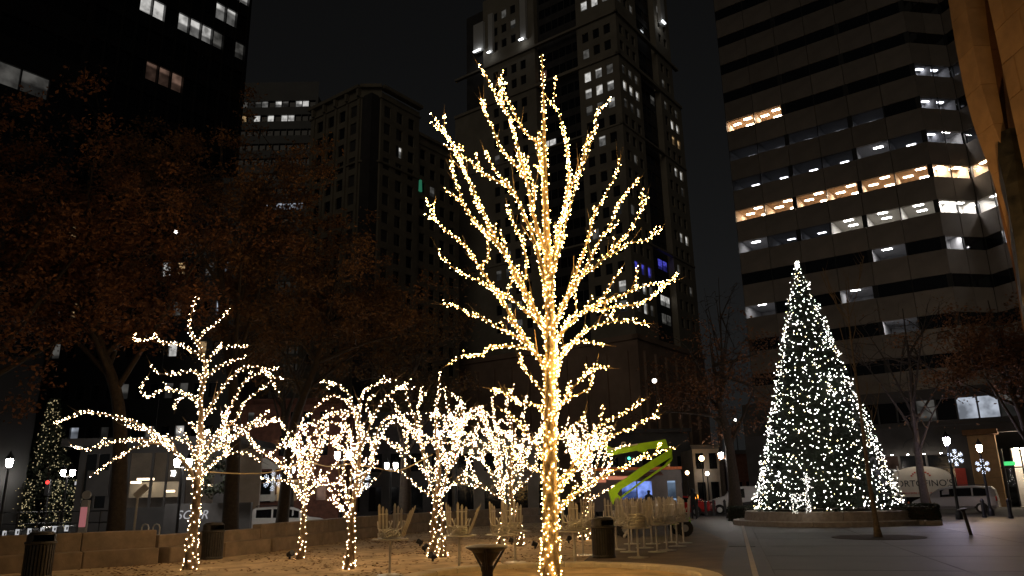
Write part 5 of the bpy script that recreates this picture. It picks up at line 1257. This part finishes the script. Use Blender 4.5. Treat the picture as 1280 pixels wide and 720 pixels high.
# ================================================================== CARS
def car(name, label, kind, loc, heading, paint, lights='off', group='parked cars'):
    t = thing(name, label, 'car' if kind != 'van' else 'minivan', loc, heading, group)
    S = {'van': [(-2.54, .5, .8, .95, .8), (-2.46, .34, 1.0, 1.5, .93), (-2.25, .3, 1.05, 1.7, .97), (-1.2, .28, 1.05, 1.76, 1), (0.2, .28, 1.02, 1.73, 1), (0.75, .28, 1.0, 1.6, 1), (1.45, .28, .98, 1.14, .98), (2.0, .3, .9, .98, .95), (2.4, .34, .74, .82, .88), (2.55, .45, .6, .64, .74)],
         'suv': [(-2.32, .5, .85, 1.0, .82), (-2.22, .36, 1.0, 1.45, .93), (-1.9, .34, 1.04, 1.64, .97), (-0.9, .32, 1.02, 1.69, 1), (0.2, .32, 1.0, 1.65, 1), (0.55, .32, .99, 1.52, 1), (1.15, .32, .97, 1.08, .98), (1.8, .34, .9, .99, .95), (2.2, .38, .76, .84, .86), (2.33, .48, .62, .66, .74)],
         'sedan': [(-2.3, .45, .75, .84, .8), (-2.2, .34, .86, .98, .9), (-1.6, .3, .93, 1.05, .95), (-0.9, .28, .95, 1.4, .98), (-0.1, .28, .94, 1.45, 1), (0.45, .28, .92, 1.36, 1), (1.15, .28, .9, .97, .97), (1.8, .3, .82, .9, .94), (2.2, .34, .7, .76, .86), (2.33, .44, .58, .6, .72)],
         'truck': [(-2.95, .5, 1.0, 1.05, .9), (-2.9, .42, 1.1, 2.0, 1), (-0.55, .4, 1.12, 2.05, 1), (0.0, .4, 1.12, 2.0, 1), (0.5, .4, 1.12, 1.9, 1), (1.05, .4, 1.1, 1.35, .98), (1.8, .42, 1.05, 1.16, .95), (2.3, .46, .9, .98, .9), (2.45, .55, .72, .78, .8)]}[kind]
    HW, RW = 0.93, 0.7
    b = MB(); vs = []
    for x, zb, zm, zr, k in S:
        w, r = HW * k, RW * k if zr - zm > 0.25 else HW * k * 0.86
        ring = [(w * .86, zb), (w, zb + .18), (w, zm), (r, zr - .06), (r * .8, zr), (-r * .8, zr), (-r, zr - .06), (-w, zm), (-w, zb + .18), (-w * .86, zb)]
        vs += [(x, y, z) for y, z in ring]
    n = len(S); fs = [tuple(range(10)), tuple(reversed(range((n - 1) * 10, n * 10)))]
    fs += [(i * 10 + j, (i + 1) * 10 + j, (i + 1) * 10 + (j + 1) % 10, i * 10 + (j + 1) % 10) for i in range(n - 1) for j in range(10)]
    body = b.add(vs, [tuple(reversed(f)) for f in fs]).build('body', paint, t, smooth=False, world=False)
    def at(x, f, side, o=0.012):
        for s0, s1 in zip(S, S[1:]):
            if s0[0] <= x <= s1[0]:
                q = (x - s0[0]) / (s1[0] - s0[0]); v = [a + (c - a) * q for a, c in zip(s0, s1)]; break
        w, r = HW * v[4], RW * v[4] if v[3] - v[2] > 0.25 else HW * v[4] * .86
        return Vector((x, side * (w + (r - w) * f + o), v[2] + (v[3] - .06 - v[2]) * f))
    cab = {'van': [(-2.1, -1.25), (-1.15, -0.25), (-0.15, 0.7)], 'suv': [(-1.85, -1.0), (-0.9, -0.1), (0.0, 0.55)], 'sedan': [(-0.95, -0.15), (-0.05, 0.55)], 'truck': [(-0.45, 0.55)]}[kind]
    for side in (-1, 1):
        for x0, x1 in cab:
            MB().add([at(x0, .08, side), at(x1, .08, side), at(x1, .88, side), at(x0, .88, side)], [(0, 1, 2, 3)]).build('side_window', 'darkglass', t, world=False)
    i = {'van': 5, 'suv': 5, 'sedan': 5, 'truck': 4}[kind]
    s0, s1 = S[i], S[i + 1]
    MB().add([(s0[0], -.6, s0[3] + .012), (s0[0], .6, s0[3] + .012), (s1[0] - .05, .78, s1[3] + .03), (s1[0] - .05, -.78, s1[3] + .03)], [(0, 1, 2, 3)]).build('windscreen', 'darkglass', t, world=False)
    s0, s1 = S[1], S[2]
    if kind != 'truck': MB().add([(s0[0] - .012, -.6, 1.0), (s0[0] - .012, .6, 1.0), (s1[0] - .02, .5, s1[3] - .12), (s1[0] - .02, -.5, s1[3] - .12)], [(0, 1, 2, 3)]).build('rear_window', 'darkglass', t, world=False)
    for x in (S[0][0] + .95, S[-1][0] - .95):
        for side in (-1, 1):
            MB().add([(x + .4 * math.cos(a), side * (HW * 0.975 + .012), .33 + .4 * math.sin(a)) for a in [math.pi * k / 10 for k in range(11)]], [tuple(range(11))]).build('wheel_arch', 'tyre', t, world=False)
            w = thing_part(t, 'wheel', (x, side * (HW - .1), .33))
            MB().tube([(0, -.11, 0), (0, .11, 0)], .33, 18).build('tyre', 'tyre', w, world=False)
            MB().tube([(0, -.125, 0), (0, .125, 0)], [.2, .2], 14).build('rim', 'rim', w, world=False)
    for side in (-1, 1):
        MB().box((S[1][0] - .03, side * .74, .92), (.1, .24, .3)).build('tail_light', 'tail' if lights == 'on' else 'tail_off', t, world=False)
        MB().box((S[-2][0] + .02, side * .66, .68), (.12, .3, .14)).build('headlight', 'head' if lights == 'front' else 'rim', t, world=False)
    MB().box((S[0][0] + .06, 0, .48), (.16, 1.6, .2)).build('bumper', 'black_metal' if kind in ('suv', 'truck') else paint, t, world=False)
    MB().box((S[0][0] - .005, 0, .82), (.02, .5, .12)).build('number_plate', 'white_trim', t, world=False)
    if kind in ('van', 'suv'):
        for side in (-1, 1): MB().tube([(-1.9, side * .58, S[3][3] + .02), (-1.8, side * .58, S[3][3] + .06), (0.1, side * .58, S[3][3] + .05), (0.2, side * .58, S[4][3])], .02, 5).build('roof_rail', 'black_metal', t, world=False)
    return t
def thing_part(parent, name, loc):
    o = bpy.data.objects.new(name, None); COL.objects.link(o); o.parent = parent; o.location = loc; o.empty_display_size = 0.05
    return o
hd = math.atan2(GA.y, GA.x)
p = G(1207, 639); car('silver_minivan', 'silver minivan parked side-on before the restaurant banner', 'van', (p.x - 0.1, p.y + 0.9, -0.13), hd, 'car_silver')
p = P(361, 650, 47); car('white_suv', 'white hatchback driving behind the seat wall with red tail lights lit', 'suv', (p.x, 47, -0.5), math.radians(16), 'car_white', 'on')
p = P(851, 618, 58); car('red_car', 'red car behind the green lift near the bollards', 'sedan', (p.x, 58, -0.13), math.radians(150), 'car_red', 'off')
p = P(58, 655, 40); car('dark_car', 'dark car behind the bicycle docks at the far left', 'sedan', (p.x, 40, -0.95), math.radians(12), 'car_black', 'off')
p = P(930, 615, 61); car('white_van', 'white van with dark side window left of the cone tree', 'truck', (p.x - 0.5, 61, -0.13), math.radians(168), 'car_white', 'off')
p = P(915, 625, 55); car('black_car', 'black car parked before the white van left of the cone tree', 'sedan', (p.x + 2.6, 55.5, -0.13), math.radians(165), 'car_black', 'off')
p = P(508, 632, 58); car('oncoming_car', 'car with headlights behind the twin-trunked lit tree', 'sedan', (p.x, 58, -0.6), math.radians(-110), 'car_black', 'front')
p = P(318, 655, 52); car('grey_car', 'dark grey car behind the white hatchback at the seat wall', 'sedan', (p.x, 54, -1.0), math.radians(20), 'car_black', 'off')

# ================================================================== FOOD TRUCK, LIFT, PEOPLE
fy = 55.0
ft_ = thing('food_truck', 'food truck with blue lit serving window behind the green lift', 'truck', P(800, 640, fy))
a, b_ = P(738, 600, fy), P(852, 600, fy); zt_ = P(800, 588, fy).z; W = b_.x - a.x
M['screen_blue'] = window_light('screen_blue', (0.25, 0.38, 1.0), 1.0, 1.6); M['door_blue'] = window_light('door_blue', (0.5, 0.7, 1.0), 0.9, 0.8)
M['truck_body'] = mat('truck_body', (0.13, 0.105, 0.095), 0.5, var=0.25, scale=1.0)
facade(ft_, (a.x, fy, 0), X1, NY, W, 0.35, zt_, [(W * 0.34, W * 0.50), (W * 0.51, W * 0.67), (W * 0.84, W * 0.93)], [(0.7, 1.15), (1.15, 2.35)], 0.15, 'truck_body', lambda u, z, c: 'door_blue' if u > W * 0.8 else ('screen_blue' if z > 1.1 else 'darkglass'))
MB().bevbox(((a.x + b_.x) / 2, fy + 1.3, (zt_ + 0.35) / 2), (W - 0.02, 2.1, zt_ - 0.4), 0.08).build('body', 'truck_body', ft_)
MB().box((a.x + W * 0.52, fy - 0.6, zt_ - 0.25), (W * 0.5, 1.2, 0.06), rx=0.2).build('awning', 'brick', ft_)
MB().box(((a.x + b_.x) / 2, fy - 0.04, zt_ + 0.12), (W + 0.1, 0.2, 0.2)).build('roof_edge', 'cone', ft_)
M['menu'] = lit('menu', (1.0, 0.35, 0.2), 0.5, 'NONE')
MB().box((a.x + W * 0.1, fy - 0.06, 2.5), (0.9, 0.05, 0.35)).build('menu_sign', 'menu', ft_); MB().box((a.x + W * 0.32, fy - 0.06, 2.62), (1.7, 0.05, 0.25)).build('menu_sign', 'menu', ft_)
for x in (a.x + 0.9, b_.x - 1.1):
    for y in (fy + 0.25, fy + 2.2): MB().tube([(x, y - 0.13, 0.28), (x, y + 0.13, 0.28)], 0.41, 16).build('wheel', 'tyre', ft_)

ly = 30.0
lf_ = thing('boom_lift', 'lime green articulated boom lift on a wheeled trailer behind the stacked chairs', 'boom lift', P(800, 670, ly))
def bar(pts, w, h, nm, m='lime', y=ly, th=None):
    mb = MB(); vs = [P(x, yy, y) for x, yy in pts]
    for a, b_ in zip(vs, vs[1:]):
        d = b_ - a; L = d.length; c = (a + b_) / 2
        mb.box(tuple(c), (L, w, h), 0, ry=-math.atan2(d.z, d.x))
    return mb.build(nm, m, lf_)
def plate(pts, y, th, nm, m='lime'):
    poly = [(P(px_, py_, y).x, P(px_, py_, y).z) for px_, py_ in pts]
    return MB().prism(poly, (0, th, 0), (0, y, 0)).build(nm, m, lf_)
plate([(763, 613), (768, 606), (784, 597), (800, 585), (836, 563), (840, 566), (838, 572), (812, 588), (797, 599), (776, 612), (771, 618)], ly - 0.14, 0.28, 'lower_boom')
plate([(761, 612), (769, 614), (776, 622), (774, 632), (766, 630)], ly - 0.2, 0.4, 'mast_knuckle')
bar([(776, 622), (800, 604), (832, 582)], 0.08, 0.07, 'link_rod')
bar([(832, 582), (839, 574), (838, 560)], 0.1, 0.09, 'elbow_link')
plate([(757, 562), (757, 556), (765, 560), (820, 551), (832, 549), (834, 555), (836, 560), (810, 561), (806, 566), (797, 563), (766, 569)], ly - 0.13, 0.26, 'upper_boom')
bar([(757, 562.5), (797, 555.2)], 0.05, 0.045, 'rail', 'slat', ly - 0.2)
bar([(777, 558), (777.5, 553), (782, 553), (780, 558)], 0.04, 0.035, 'bracket', 'slat', ly - 0.2)
g0, g1 = G(768, 670), G(858, 670); gx0, gx1 = P(768, 660, ly).x, P(862, 660, ly).x
MB().bevbox(((gx0 + gx1) / 2, ly, 0.55), (gx1 - gx0, 0.7, 0.28), 0.05).build('chassis', 'lime', lf_)
MB().bevbox((gx0 + 0.35, ly, 0.95), (0.7, 0.9, 0.75), 0.06).build('turntable', 'black_metal', lf_)
for x in (gx0 + 0.3, gx1 - 0.35):
    for s in (-0.75, 0.75): MB().tube([(x, ly + s - 0.1, 0.3), (x, ly + s + 0.1, 0.3)], 0.3, 16).build('wheel', 'tyre', lf_); MB().tube([(x, ly + s - 0.115, 0.3), (x, ly + s + 0.115, 0.3)], 0.13, 12).build('hub', 'rim', lf_)
for s in (-1, 1): MB().tube([(gx0 + 0.7, ly + s * 0.3, 0.6), (gx0 + 0.2, ly + s * 1.1, 0.05)], 0.05, 6).build('outrigger', 'slat', lf_)

def person(label, loc, h, rz, coat):
    t = thing('person', label, 'person', loc, rz, None)
    J = [(0, 0, .52), (0, 0, .70), (0, 0, .82), (0, 0, .865), (0, .01, .93), (0, .01, .985), (.055, 0, .5), (.06, .01, .27), (.062, 0, .03), (.065, .055, .012), (-.055, 0, .5), (-.06, .0, .27), (-.062, -.01, .03), (-.065, .045, .012), (.115, 0, .80), (.14, .0, .62), (.12, .06, .47), (-.115, 0, .80), (-.14, 0, .62), (-.12, .05, .47)]
    E = [(0, 1), (1, 2), (2, 3), (3, 4), (4, 5), (0, 6), (6, 7), (7, 8), (8, 9), (0, 10), (10, 11), (11, 12), (12, 13), (2, 14), (14, 15), (15, 16), (2, 17), (17, 18), (18, 19)]
    Rr = [.09, .085, .085, .035, .055, .04, .06, .045, .03, .02, .06, .045, .03, .02, .045, .036, .024, .045, .036, .024]
    me = bpy.data.meshes.new('body'); me.from_pydata([tuple(c * h for c in j) for j in J], E, []); me.update(); me.materials.append(M[coat])
    o = bpy.data.objects.new('body', me); COL.objects.link(o); o.parent = t
    sk = o.modifiers.new('skin', 'SKIN'); o.modifiers.new('sub', 'SUBSURF').render_levels = 2
    for i, v in enumerate(me.skin_vertices[0].data): v.radius = (Rr[i] * h, Rr[i] * h * 0.85)
    me.skin_vertices[0].data[0].use_root = True
    MB().lathe([(.0, .90 * h), (.05 * h, .915 * h), (.062 * h, .95 * h), (.055 * h, .985 * h), (.0, 1.01 * h)], 12, (0, -.012 * h, 0)).build('hair', 'cloth_dark', t, world=False)
    return t
p = P(811, 620, 50); person('person in dark clothes standing at the food truck window', (p.x, 50, 0), 1.72, 0.2, 'cloth_dark')
p = P(866, 620, 47); person('person in a dark coat standing beside the bollards', (p.x, 47, 0), 1.75, -0.3, 'cloth_dark')

# ================================================================== PLAZA FURNITURE
def litter_bin(label, loc, rz):
    t = thing('litter_bin', label, 'litter bin', loc, rz, 'ribbed litter bins')
    MB().lathe([(.24, .05), (.25, .72)], 20).build('liner', 'black_metal', t, world=False)
    b = MB()
    for k in range(26):
        a = 2 * math.pi * k / 26; b.box((.285 * math.cos(a), .285 * math.sin(a), .39), (.022, .042, .70), a)
    b.build('slat_cage', 'bin', t, world=False)
    MB().lathe([(.30, .0), (.31, .04), (.3, .07)], 24).build('foot_ring', 'bin', t, world=False)
    b = MB(); b.lathe([(.30, .72), (.325, .74), (.325, .77), (.30, .79)], 24); b.build('rim', 'bin', t, world=False)
    hood = MB(); sg = 24                                    # hood with an open mouth towards the viewer
    for k in range(sg):
        a0, a1 = 2 * math.pi * k / sg, 2 * math.pi * (k + 1) / sg
        mouth = abs(((a0 + a1) / 2 - 1.75 * math.pi + math.pi) % (2 * math.pi) - math.pi) < 0.75
        z0 = .79
        r = lambda z: .29 - .0 * z
        if not mouth: hood.add([(.29 * math.cos(a), .29 * math.sin(a), z) for z in (z0, .93) for a in (a0, a1)], [(0, 1, 3, 2)])
        hood.add([(.29 * math.cos(a0), .29 * math.sin(a0), .93), (.29 * math.cos(a1), .29 * math.sin(a1), .93), (.22 * math.cos(a1), .22 * math.sin(a1), .99), (.22 * math.cos(a0), .22 * math.sin(a0), .99)], [(0, 1, 2, 3)])
        hood.add([(.22 * math.cos(a0), .22 * math.sin(a0), .99), (.22 * math.cos(a1), .22 * math.sin(a1), .99), (0, 0, 1.01)], [(0, 1, 2)])
    hood.build('hood', 'bin', t, world=False)
    return t
bin0 = litter_bin('ribbed litter bin at the near end of the seat wall, far left', G(45, 723), 0.0)
dup(bin0, G(264, 699), 0.1, 'ribbed litter bin at the seat wall behind the leftmost lit tree')
dup(bin0, G(755, 697), -0.2, 'ribbed litter bin among the tables right of the tall trunk')

def bollard_light(label, loc, tilt=(0, 0, 0)):
    t = thing('bollard_light', label, 'bollard light', loc, 0, 'dish topped bollard lights'); t.rotation_euler = tilt
    MB().lathe([(.105, 0), (.105, .03), (.085, .05), (.085, .52), (.1, .56), (.1, .62)], 16).build('stem', 'bronze', t, world=False)
    MB().lathe([(.08, .62), (.09, .66), (.20, .80), (.21, .815), (.19, .815), (.06, .68)], 20).build('reflector', 'bronze', t, world=False)
    for k in range(3):
        a = 0.45 + 2 * math.pi * k / 3; MB().tube([(.085 * math.cos(a), .085 * math.sin(a), .56), (.3 * math.cos(a), .3 * math.sin(a), .87)], .02, 6).build('strut', 'bronze', t, world=False)
    MB().lathe([(.0, .775), (.15, .79), (.31, .87), (.335, .885), (.32, .9), (.2, .925), (.0, .935)], 28).build('dish', 'bronze', t, world=False)
    return t
bp_ = P(609, 690, 12.2); bollard_light('bronze bollard light with dish top in the centre foreground', (bp_.x, 12.2, -0.05))
bp_ = G(1214, 669); t = thing('leaning_post', 'slim leaning metal post with a flat cap on the right of the plaza', 'post', (bp_.x, bp_.y, -0.02)); t.rotation_euler = (0, -0.16, 0)
MB().lathe([(.07, 0), (.055, .05), (.05, .8), (.07, .84)], 12).build('shaft', 'bronze', t, world=False); MB().lathe([(.08, .84), (.17, .87), (.17, .89), (.06, .91)], 14).build('cap', 'bronze', t, world=False)

def post(label, x, y, h=0.95, r=0.09, m='black_metal'):
    p = G(x, y); t = thing('street_bollard', label, 'bollard', p, 0, 'black bollards along the street')
    MB().lathe([(r * 1.35, 0), (r * 1.35, .1), (r, .14), (r * .95, h - .16), (r * 1.15, h - .14), (r * 1.15, h - .1), (r * .9, h - .08), (r * .5, h), (0, h + .02)], 12).build('shaft', m, t, world=False)
post('black bollard left of the silver minivan wheel', 1231, 647); post('black bollard right end, behind the minivan', 1264, 648)
for x, y, l in ((872, 646, 'black bollard beside the standing person in a dark coat'), (883, 645, 'second black bollard right of the person in a dark coat'), (893, 644, 'third black bollard right of the person in a dark coat'), (907, 643, 'black bollard under the twin lamp left of the cone tree'), (916, 642, 'rightmost bollard of the row left of the cone tree')): post(l, x, y, 1.0, 0.1)
p = G(1137, 637); t = thing('traffic_cone', 'small orange traffic cone by the minivan front', 'cone', (p.x, p.y, -0.13)); MB().lathe([(.22, 0), (.22, .04), (.14, .05), (.03, .7)], 12).build('body', 'cone', t, world=False); MB().lathe([(.105, .28), (.085, .4)], 12).build('band', 'white_trim', t, world=False)
p = G(1130, 640); t = thing('sign_post', 'thin white post behind the hedge before the restaurant', 'post', (p.x, p.y, 0)); MB().tube([(0, 0, 0), (0, 0, 3.0)], 0.05, 6).build('pole', 'white_trim', t, world=False)
# orange tail light, set on an added post at the bollards
p = P(870, 621, 49); t = thing('tail_lamp_on_post', 'orange tail light set on an added short post by the bollards', 'lamp', (p.x, 49, 0)); MB().tube([(0, 0, 0), (0, 0, p.z)], 0.05, 6).build('post', 'black_metal', t, world=False); MB().lathe([(.05, -.12), (.14, -.1), (.14, .1), (.05, .14)], 10, (0, 0, p.z)).build('lens', 'amber', t, world=False)

# cafe tables with chairs stacked on them
def table(label, x, y, h=0.74):
    p = G(x, y) if y < 721 else None
    t = thing('cafe_table', label, 'table', p, 0, 'round cafe tables')
    MB().lathe([(.27, 0), (.27, .012), (.06, .03), (.028, .05), (.028, h - .03)], 20).build('pedestal', 'steel', t, world=False)
    MB().lathe([(.0, h - .03), (.38, h - .03), (.39, h - .015), (.38, h), (.0, h)], 24).build('table_top', 'slat', t, world=False)
    return t, p
cm = {}
def chair_meshes():
    s = MB()
    for k in range(3): pass
    cm['slats'] = [MB().prism([(-.028, -.35), (.028, -.35), (.028, .17 + .05 * k), (.0, .22 + .05 * k), (-.028, .18 + .05 * k)], (0, .016, 0)).mesh('slat') for k in range(3)]
    r = MB()
    for k in range(7):
        w = .17 - .006 * abs(k - 3); y = .05 + k * .052; z = .03 + .10 * math.sin(math.pi * k / 6) * 1.0
        arc = [(-w, y, z * .4 + .01), (-w * .7, y, z + .03), (0, y, z + .05), (w * .7, y, z + .03), (w, y, z * .4 + .01)]
        r.tube(arc, .013, 5)
    cm['ribs'] = r.mesh('seat_ribs')
    f = MB()
    for sx in (-1, 1):
        f.tube([(sx * .17, .40, .02), (sx * .18, .22, .16), (sx * .17, .06, .2), (sx * .15, 0, .35)], .014, 6)
        f.tube([(sx * .16, .38, .02), (sx * .16, .05, .02), (sx * .13, 0, .1)], .012, 5)
    cm['frame'] = f.mesh('frame')
    c = MB()
    for z in (.18, .50): c.box((0, .024, z), (.25, .012, .022))
    cm['bars'] = c.mesh('cross_bar')
chair_meshes()
def chair(label, loc, rz, tilt):
    t = thing('slatted_chair', label, 'chair', loc, rz, 'slatted metal chairs stacked on the tables')
    pv = thing_part(t, 'backrest', (0, 0, 0)); pv.rotation_euler = (tilt, 0, 0)
    for k in range(3):
        o = link('slat', cm['slats'][k], 'slat', pv, world=False); o.location = ((k - 1) * .095, 0, .40)
    link('cross_bar', cm['bars'], 'steel', pv, world=False)
    link('seat_ribs', cm['ribs'], 'steel', t, smooth=True, world=False); link('frame', cm['frame'], 'steel', t, smooth=True, world=False)
random.seed(99)
def set_table(label, x, y, n, where, lean=True):
    t, p = table(label, x, y)
    ords = ['', 'second ', 'third ', 'fourth ', 'fifth ', 'sixth ']
    for k in range(n):
        a = {0: 2.6, 1: 1.3, 2: -0.2, 3: 3.9, 4: 5.0}[k] + rnd(-0.25, 0.25)
        r = rnd(.2, .3); c = Vector((p.x + r * math.cos(a), p.y + r * math.sin(a), 0.745))
        lab = {0: 'upright slatted chair, left on the table ', 1: 'slatted chair, back of the table ', 2: 'slatted chair leaning right on the table ', 3: 'slatted chair, front left on the table ', 4: 'slatted chair, front of the table '}[k]
        rz_ = a + math.pi / 2 + (rnd(-0.3, 0.3) if lean else rnd(-1.2, 1.2))  # the seat points to the table's middle
        chair(lab + where, c, rz_, (0.06, 0.03, 0.38, 0.1, 0.15)[k] if lean else rnd(0.0, 0.12))
set_table('cafe table with stacked chairs, nearest to the third lit tree', 487, 719, 3, 'nearest to the third lit tree')
set_table('cafe table with stacked chairs between the twin-trunked tree and the bollard light', 574, 712, 3, 'before the twin-trunked lit tree')
set_table('cafe table with stacked chairs behind the foreground bollard light', 628, 711, 2, 'behind the foreground bollard light')
set_table('cafe table with stacked chairs left of the tall golden trunk', 644, 703, 2, 'left of the tall golden trunk')
set_table('cafe table with stacked chairs just right of the tall golden trunk', 719, 704, 3, 'just right of the tall golden trunk')
set_table('cafe table with nested chairs right of the litter bin', 798, 697, 5, 'right of the litter bin', False)
for i, (x, y, wh) in enumerate(((729, 694, 'behind the trunk, left of the bin'), (771, 687, 'behind the litter bin'), (787, 690, 'in the chair crowd, left middle'), (806, 685, 'in the chair crowd, deep middle'), (822, 690, 'in the chair crowd, right middle'), (834, 688, 'in the chair crowd, right'), (847, 683, 'at the right end of the chair crowd'), (815, 680, 'in the chair crowd, farthest middle'), (790, 680, 'in the chair crowd, farthest left'), (840, 678, 'in the chair crowd, farthest right'), (855, 679, 'last of the chair crowd by open pavement'))):
    set_table('cafe table ' + wh, x, y, 3, wh, False)
# nested stack of chair shells on the table right of the bin
p = G(798, 697); sk_ = thing('chair_stack', 'nested pile of ribbed chair seats on the table right of the litter bin', 'chair stack', (p.x, p.y - 0.12, 0.745), 0)
for k in range(5):
    MB().lathe([(.2, k * .07), (.215, k * .07 + .02), (.2, k * .07 + .05), (.12, k * .07 + .055)], 18).build('seat_shell', 'steel', sk_, world=False)

# small ground spotlights under the trees
def spot(label, x, y):
    p = G(x, y); t = thing('ground_spotlight', label, 'spotlight', p, rnd(0, 6), 'black ground spotlights in the bed')
    MB().lathe([(.03, 0), (.03, .1)], 8).build('stake', 'black_metal', t, world=False)
    MB().tube([(0, -.07, .11), (0, .09, .17)], [.065, .085], 12).build('can', 'black_metal', t, world=False)
spot('black ground spotlight beside the second lit trunk', 362, 699); spot('black ground spotlight at the foot of the twin trunks', 541, 702); spot('black ground spotlight left of the twin trunks, near', 531, 690); spot('black ground spotlight left of the twin trunks, far', 525, 683); spot('black ground spotlight at the foot of the dense left tree', 640, 681); spot('black ground spotlight left of the tall golden trunk', 669, 686); spot('black ground spotlight right of the tall golden trunk', 711, 679)

# ---- bicycle docks, rail, kiosk and signs at the far left
for k, (x, y) in enumerate(((11, 667), (27, 665), (42, 664), (58, 663), (73, 661), (88, 660))):
    p = P(x, y, 30.0); t = thing('bicycle_dock', ('leftmost', 'second', 'third', 'fourth', 'fifth', 'sixth')[k] + ' bicycle dock with glowing white mark behind the left end of the wall', 'bicycle dock', (p.x, 30.0, -0.95), 0, 'bicycle docks behind the wall')
    MB().bevbox((0, 0, (p.z + .95) / 2), (.16, .5, p.z + .95 + .2), .04).build('housing', 'black_metal', t, world=False)
    MB().box((0, -.262, p.z + .95), (.14, .02, .22)).build('mark', 'glowing_white', t, world=False); MB().box((.03, -.276, p.z + .95), (.05, .01, .1)).build('symbol', 'ink', t, world=False)  # the white mark glows by its own material
a, b_ = P(0, 641, 36), P(152, 638, 36)
rl = thing('street_rail', 'dark metal railing behind the bicycle docks', 'railing', (a.x, 36, -0.95))
for z in (a.z, a.z - 0.5, a.z - 1.0): MB().tube([(a.x - 3, 36, z), (b_.x, 36, z)], .03, 6).build('rail', 'black_metal', rl)
for k in range(9):
    x = a.x - 2 + (b_.x - a.x + 2) * k / 8; MB().tube([(x, 36, -0.95), (x, 36, a.z + .05)], .035, 6).build('post', 'black_metal', rl)
p = P(105, 648, 29); kq = thing('dock_kiosk', 'slim pink and white kiosk sign behind the left wall', 'kiosk', (p.x, 29, -0.95))
MB().bevbox((0, 0, (p.z + 1.6) / 2), (.3, .14, p.z + 1.6), .03).build('housing', 'white_trim', kq, world=False); MB().box((0, -.08, p.z + 1.0), (.24, .02, .7)).build('screen', 'kiosk', kq, world=False); MB().tube([(0, -.06, p.z + 1.78), (0, .06, p.z + 1.78)], .15, 16).build('round_head', 'white_trim', kq, world=False)
p = P(168, 655, 30); sg_ = thing('tilted_sign', 'tilted sign head on a thin post before the cafe', 'sign', (p.x, 30, -0.95))
hh = P(172, 616, 30).z + .95
MB().tube([(0, 0, 0), (0.02, 0, hh)], .045, 8).build('post', 'slat', sg_, world=False); MB().box((.12, 0, hh + .05), (.55, .1, .24), ry=-0.75).build('sign_head', 'slat', sg_, world=False)
for x, l in ((181, 'left bicycle hoop behind the wall before the cafe'), (195, 'right bicycle hoop behind the wall before the cafe')):
    p = P(x, 665, 28); t = thing('bicycle_hoop', l, 'bicycle rack', (p.x, 28, -0.95), 0, 'bicycle hoops'); hz_ = P(x, 655, 28).z + .95
    MB().tube([(-.12, 0, 0), (-.12, 0, hz_ - .12), (-.08, 0, hz_ - .03), (0, 0, hz_), (.08, 0, hz_ - .03), (.12, 0, hz_ - .12), (.12, 0, 0)], .025, 8).build('hoop', 'steel', t, world=False)
p = P(99, 604, 45); t = thing('lit_street_sign', 'small white lit sign right of the distant dotted tree', 'sign', (p.x, 45, -0.95)); MB().tube([(0, 0, 0), (0, 0, p.z + .95)], .05, 6).build('post', 'black_metal', t, world=False); MB().box((0, -.06, p.z + .95), (.42, .06, .2)).build('panel', 'glowing_white', t, world=False)
# traffic signals; the amber one is added for lit orange foliage
for x, y, Y, c, l in ((61, 603, 50, (1.0, .05, .04), 'red traffic signal before the distant dotted tree'), (281, 588, 46, (1.0, .3, .03), 'added amber lamp standing in for an orange lit patch right of the leftmost trunk'), (570, 570, 55, (1.0, .05, .04), 'red traffic signal seen through the twin-trunked tree'), (786, 573, 60, (.1, .9, .6), 'green traffic signal left of the lift arm')):
    p = P(x, y, Y); zb_ = -0.95 if x < 300 else -0.13; t = thing('traffic_signal', l, 'traffic signal', (p.x, Y, zb_)); k_ = 'sig_%d' % x; M[k_] = lit(k_, c, 2.5, 'NONE')
    MB().tube([(0, .1, 0), (0, .1, p.z - zb_)], .06, 6).build('pole', 'black_metal', t, world=False); MB().bevbox((0, 0, p.z - zb_ - .3), (.34, .25, 1.0), .04).build('housing', 'black_metal', t, world=False); MB().tube([(0, -.13, p.z - zb_), (0, -.16, p.z - zb_)], .12, 12).build('lens', k_, t, world=False)
p = P(271, 597, 40); wr = thing('wreath', 'dark round wreath hanging right of the leftmost lit trunk', 'wreath', tuple(p))
b = MB()
for k in range(700):
    a = rnd(0, 6.28); r = .62 + random.gauss(0, .13); q = Vector((r * math.cos(a), rnd(-.12, .12), r * math.sin(a) * 1.1)); u = Vector((rnd(-1, 1), rnd(-1, 1), rnd(-1, 1))).normalized(); w = u.orthogonal().normalized(); b.quad(q - u * .1, q + w * .05, q + u * .1, q - w * .05)
b.build('sprays', 'hedge', wr, world=False); MB().tube([(.66 * math.cos(a), 0, .7 * math.sin(a)) for a in [6.2832 * k / 20 for k in range(21)]], .06, 6, cap=False).build('ring', 'dark_bark', wr, world=False)
MB().tube([(0, .1, .7), (0, .15, 2.2)], .02, 5).build('hanger', 'black_metal', wr, world=False)
p = P(279, 588, 24); o = None
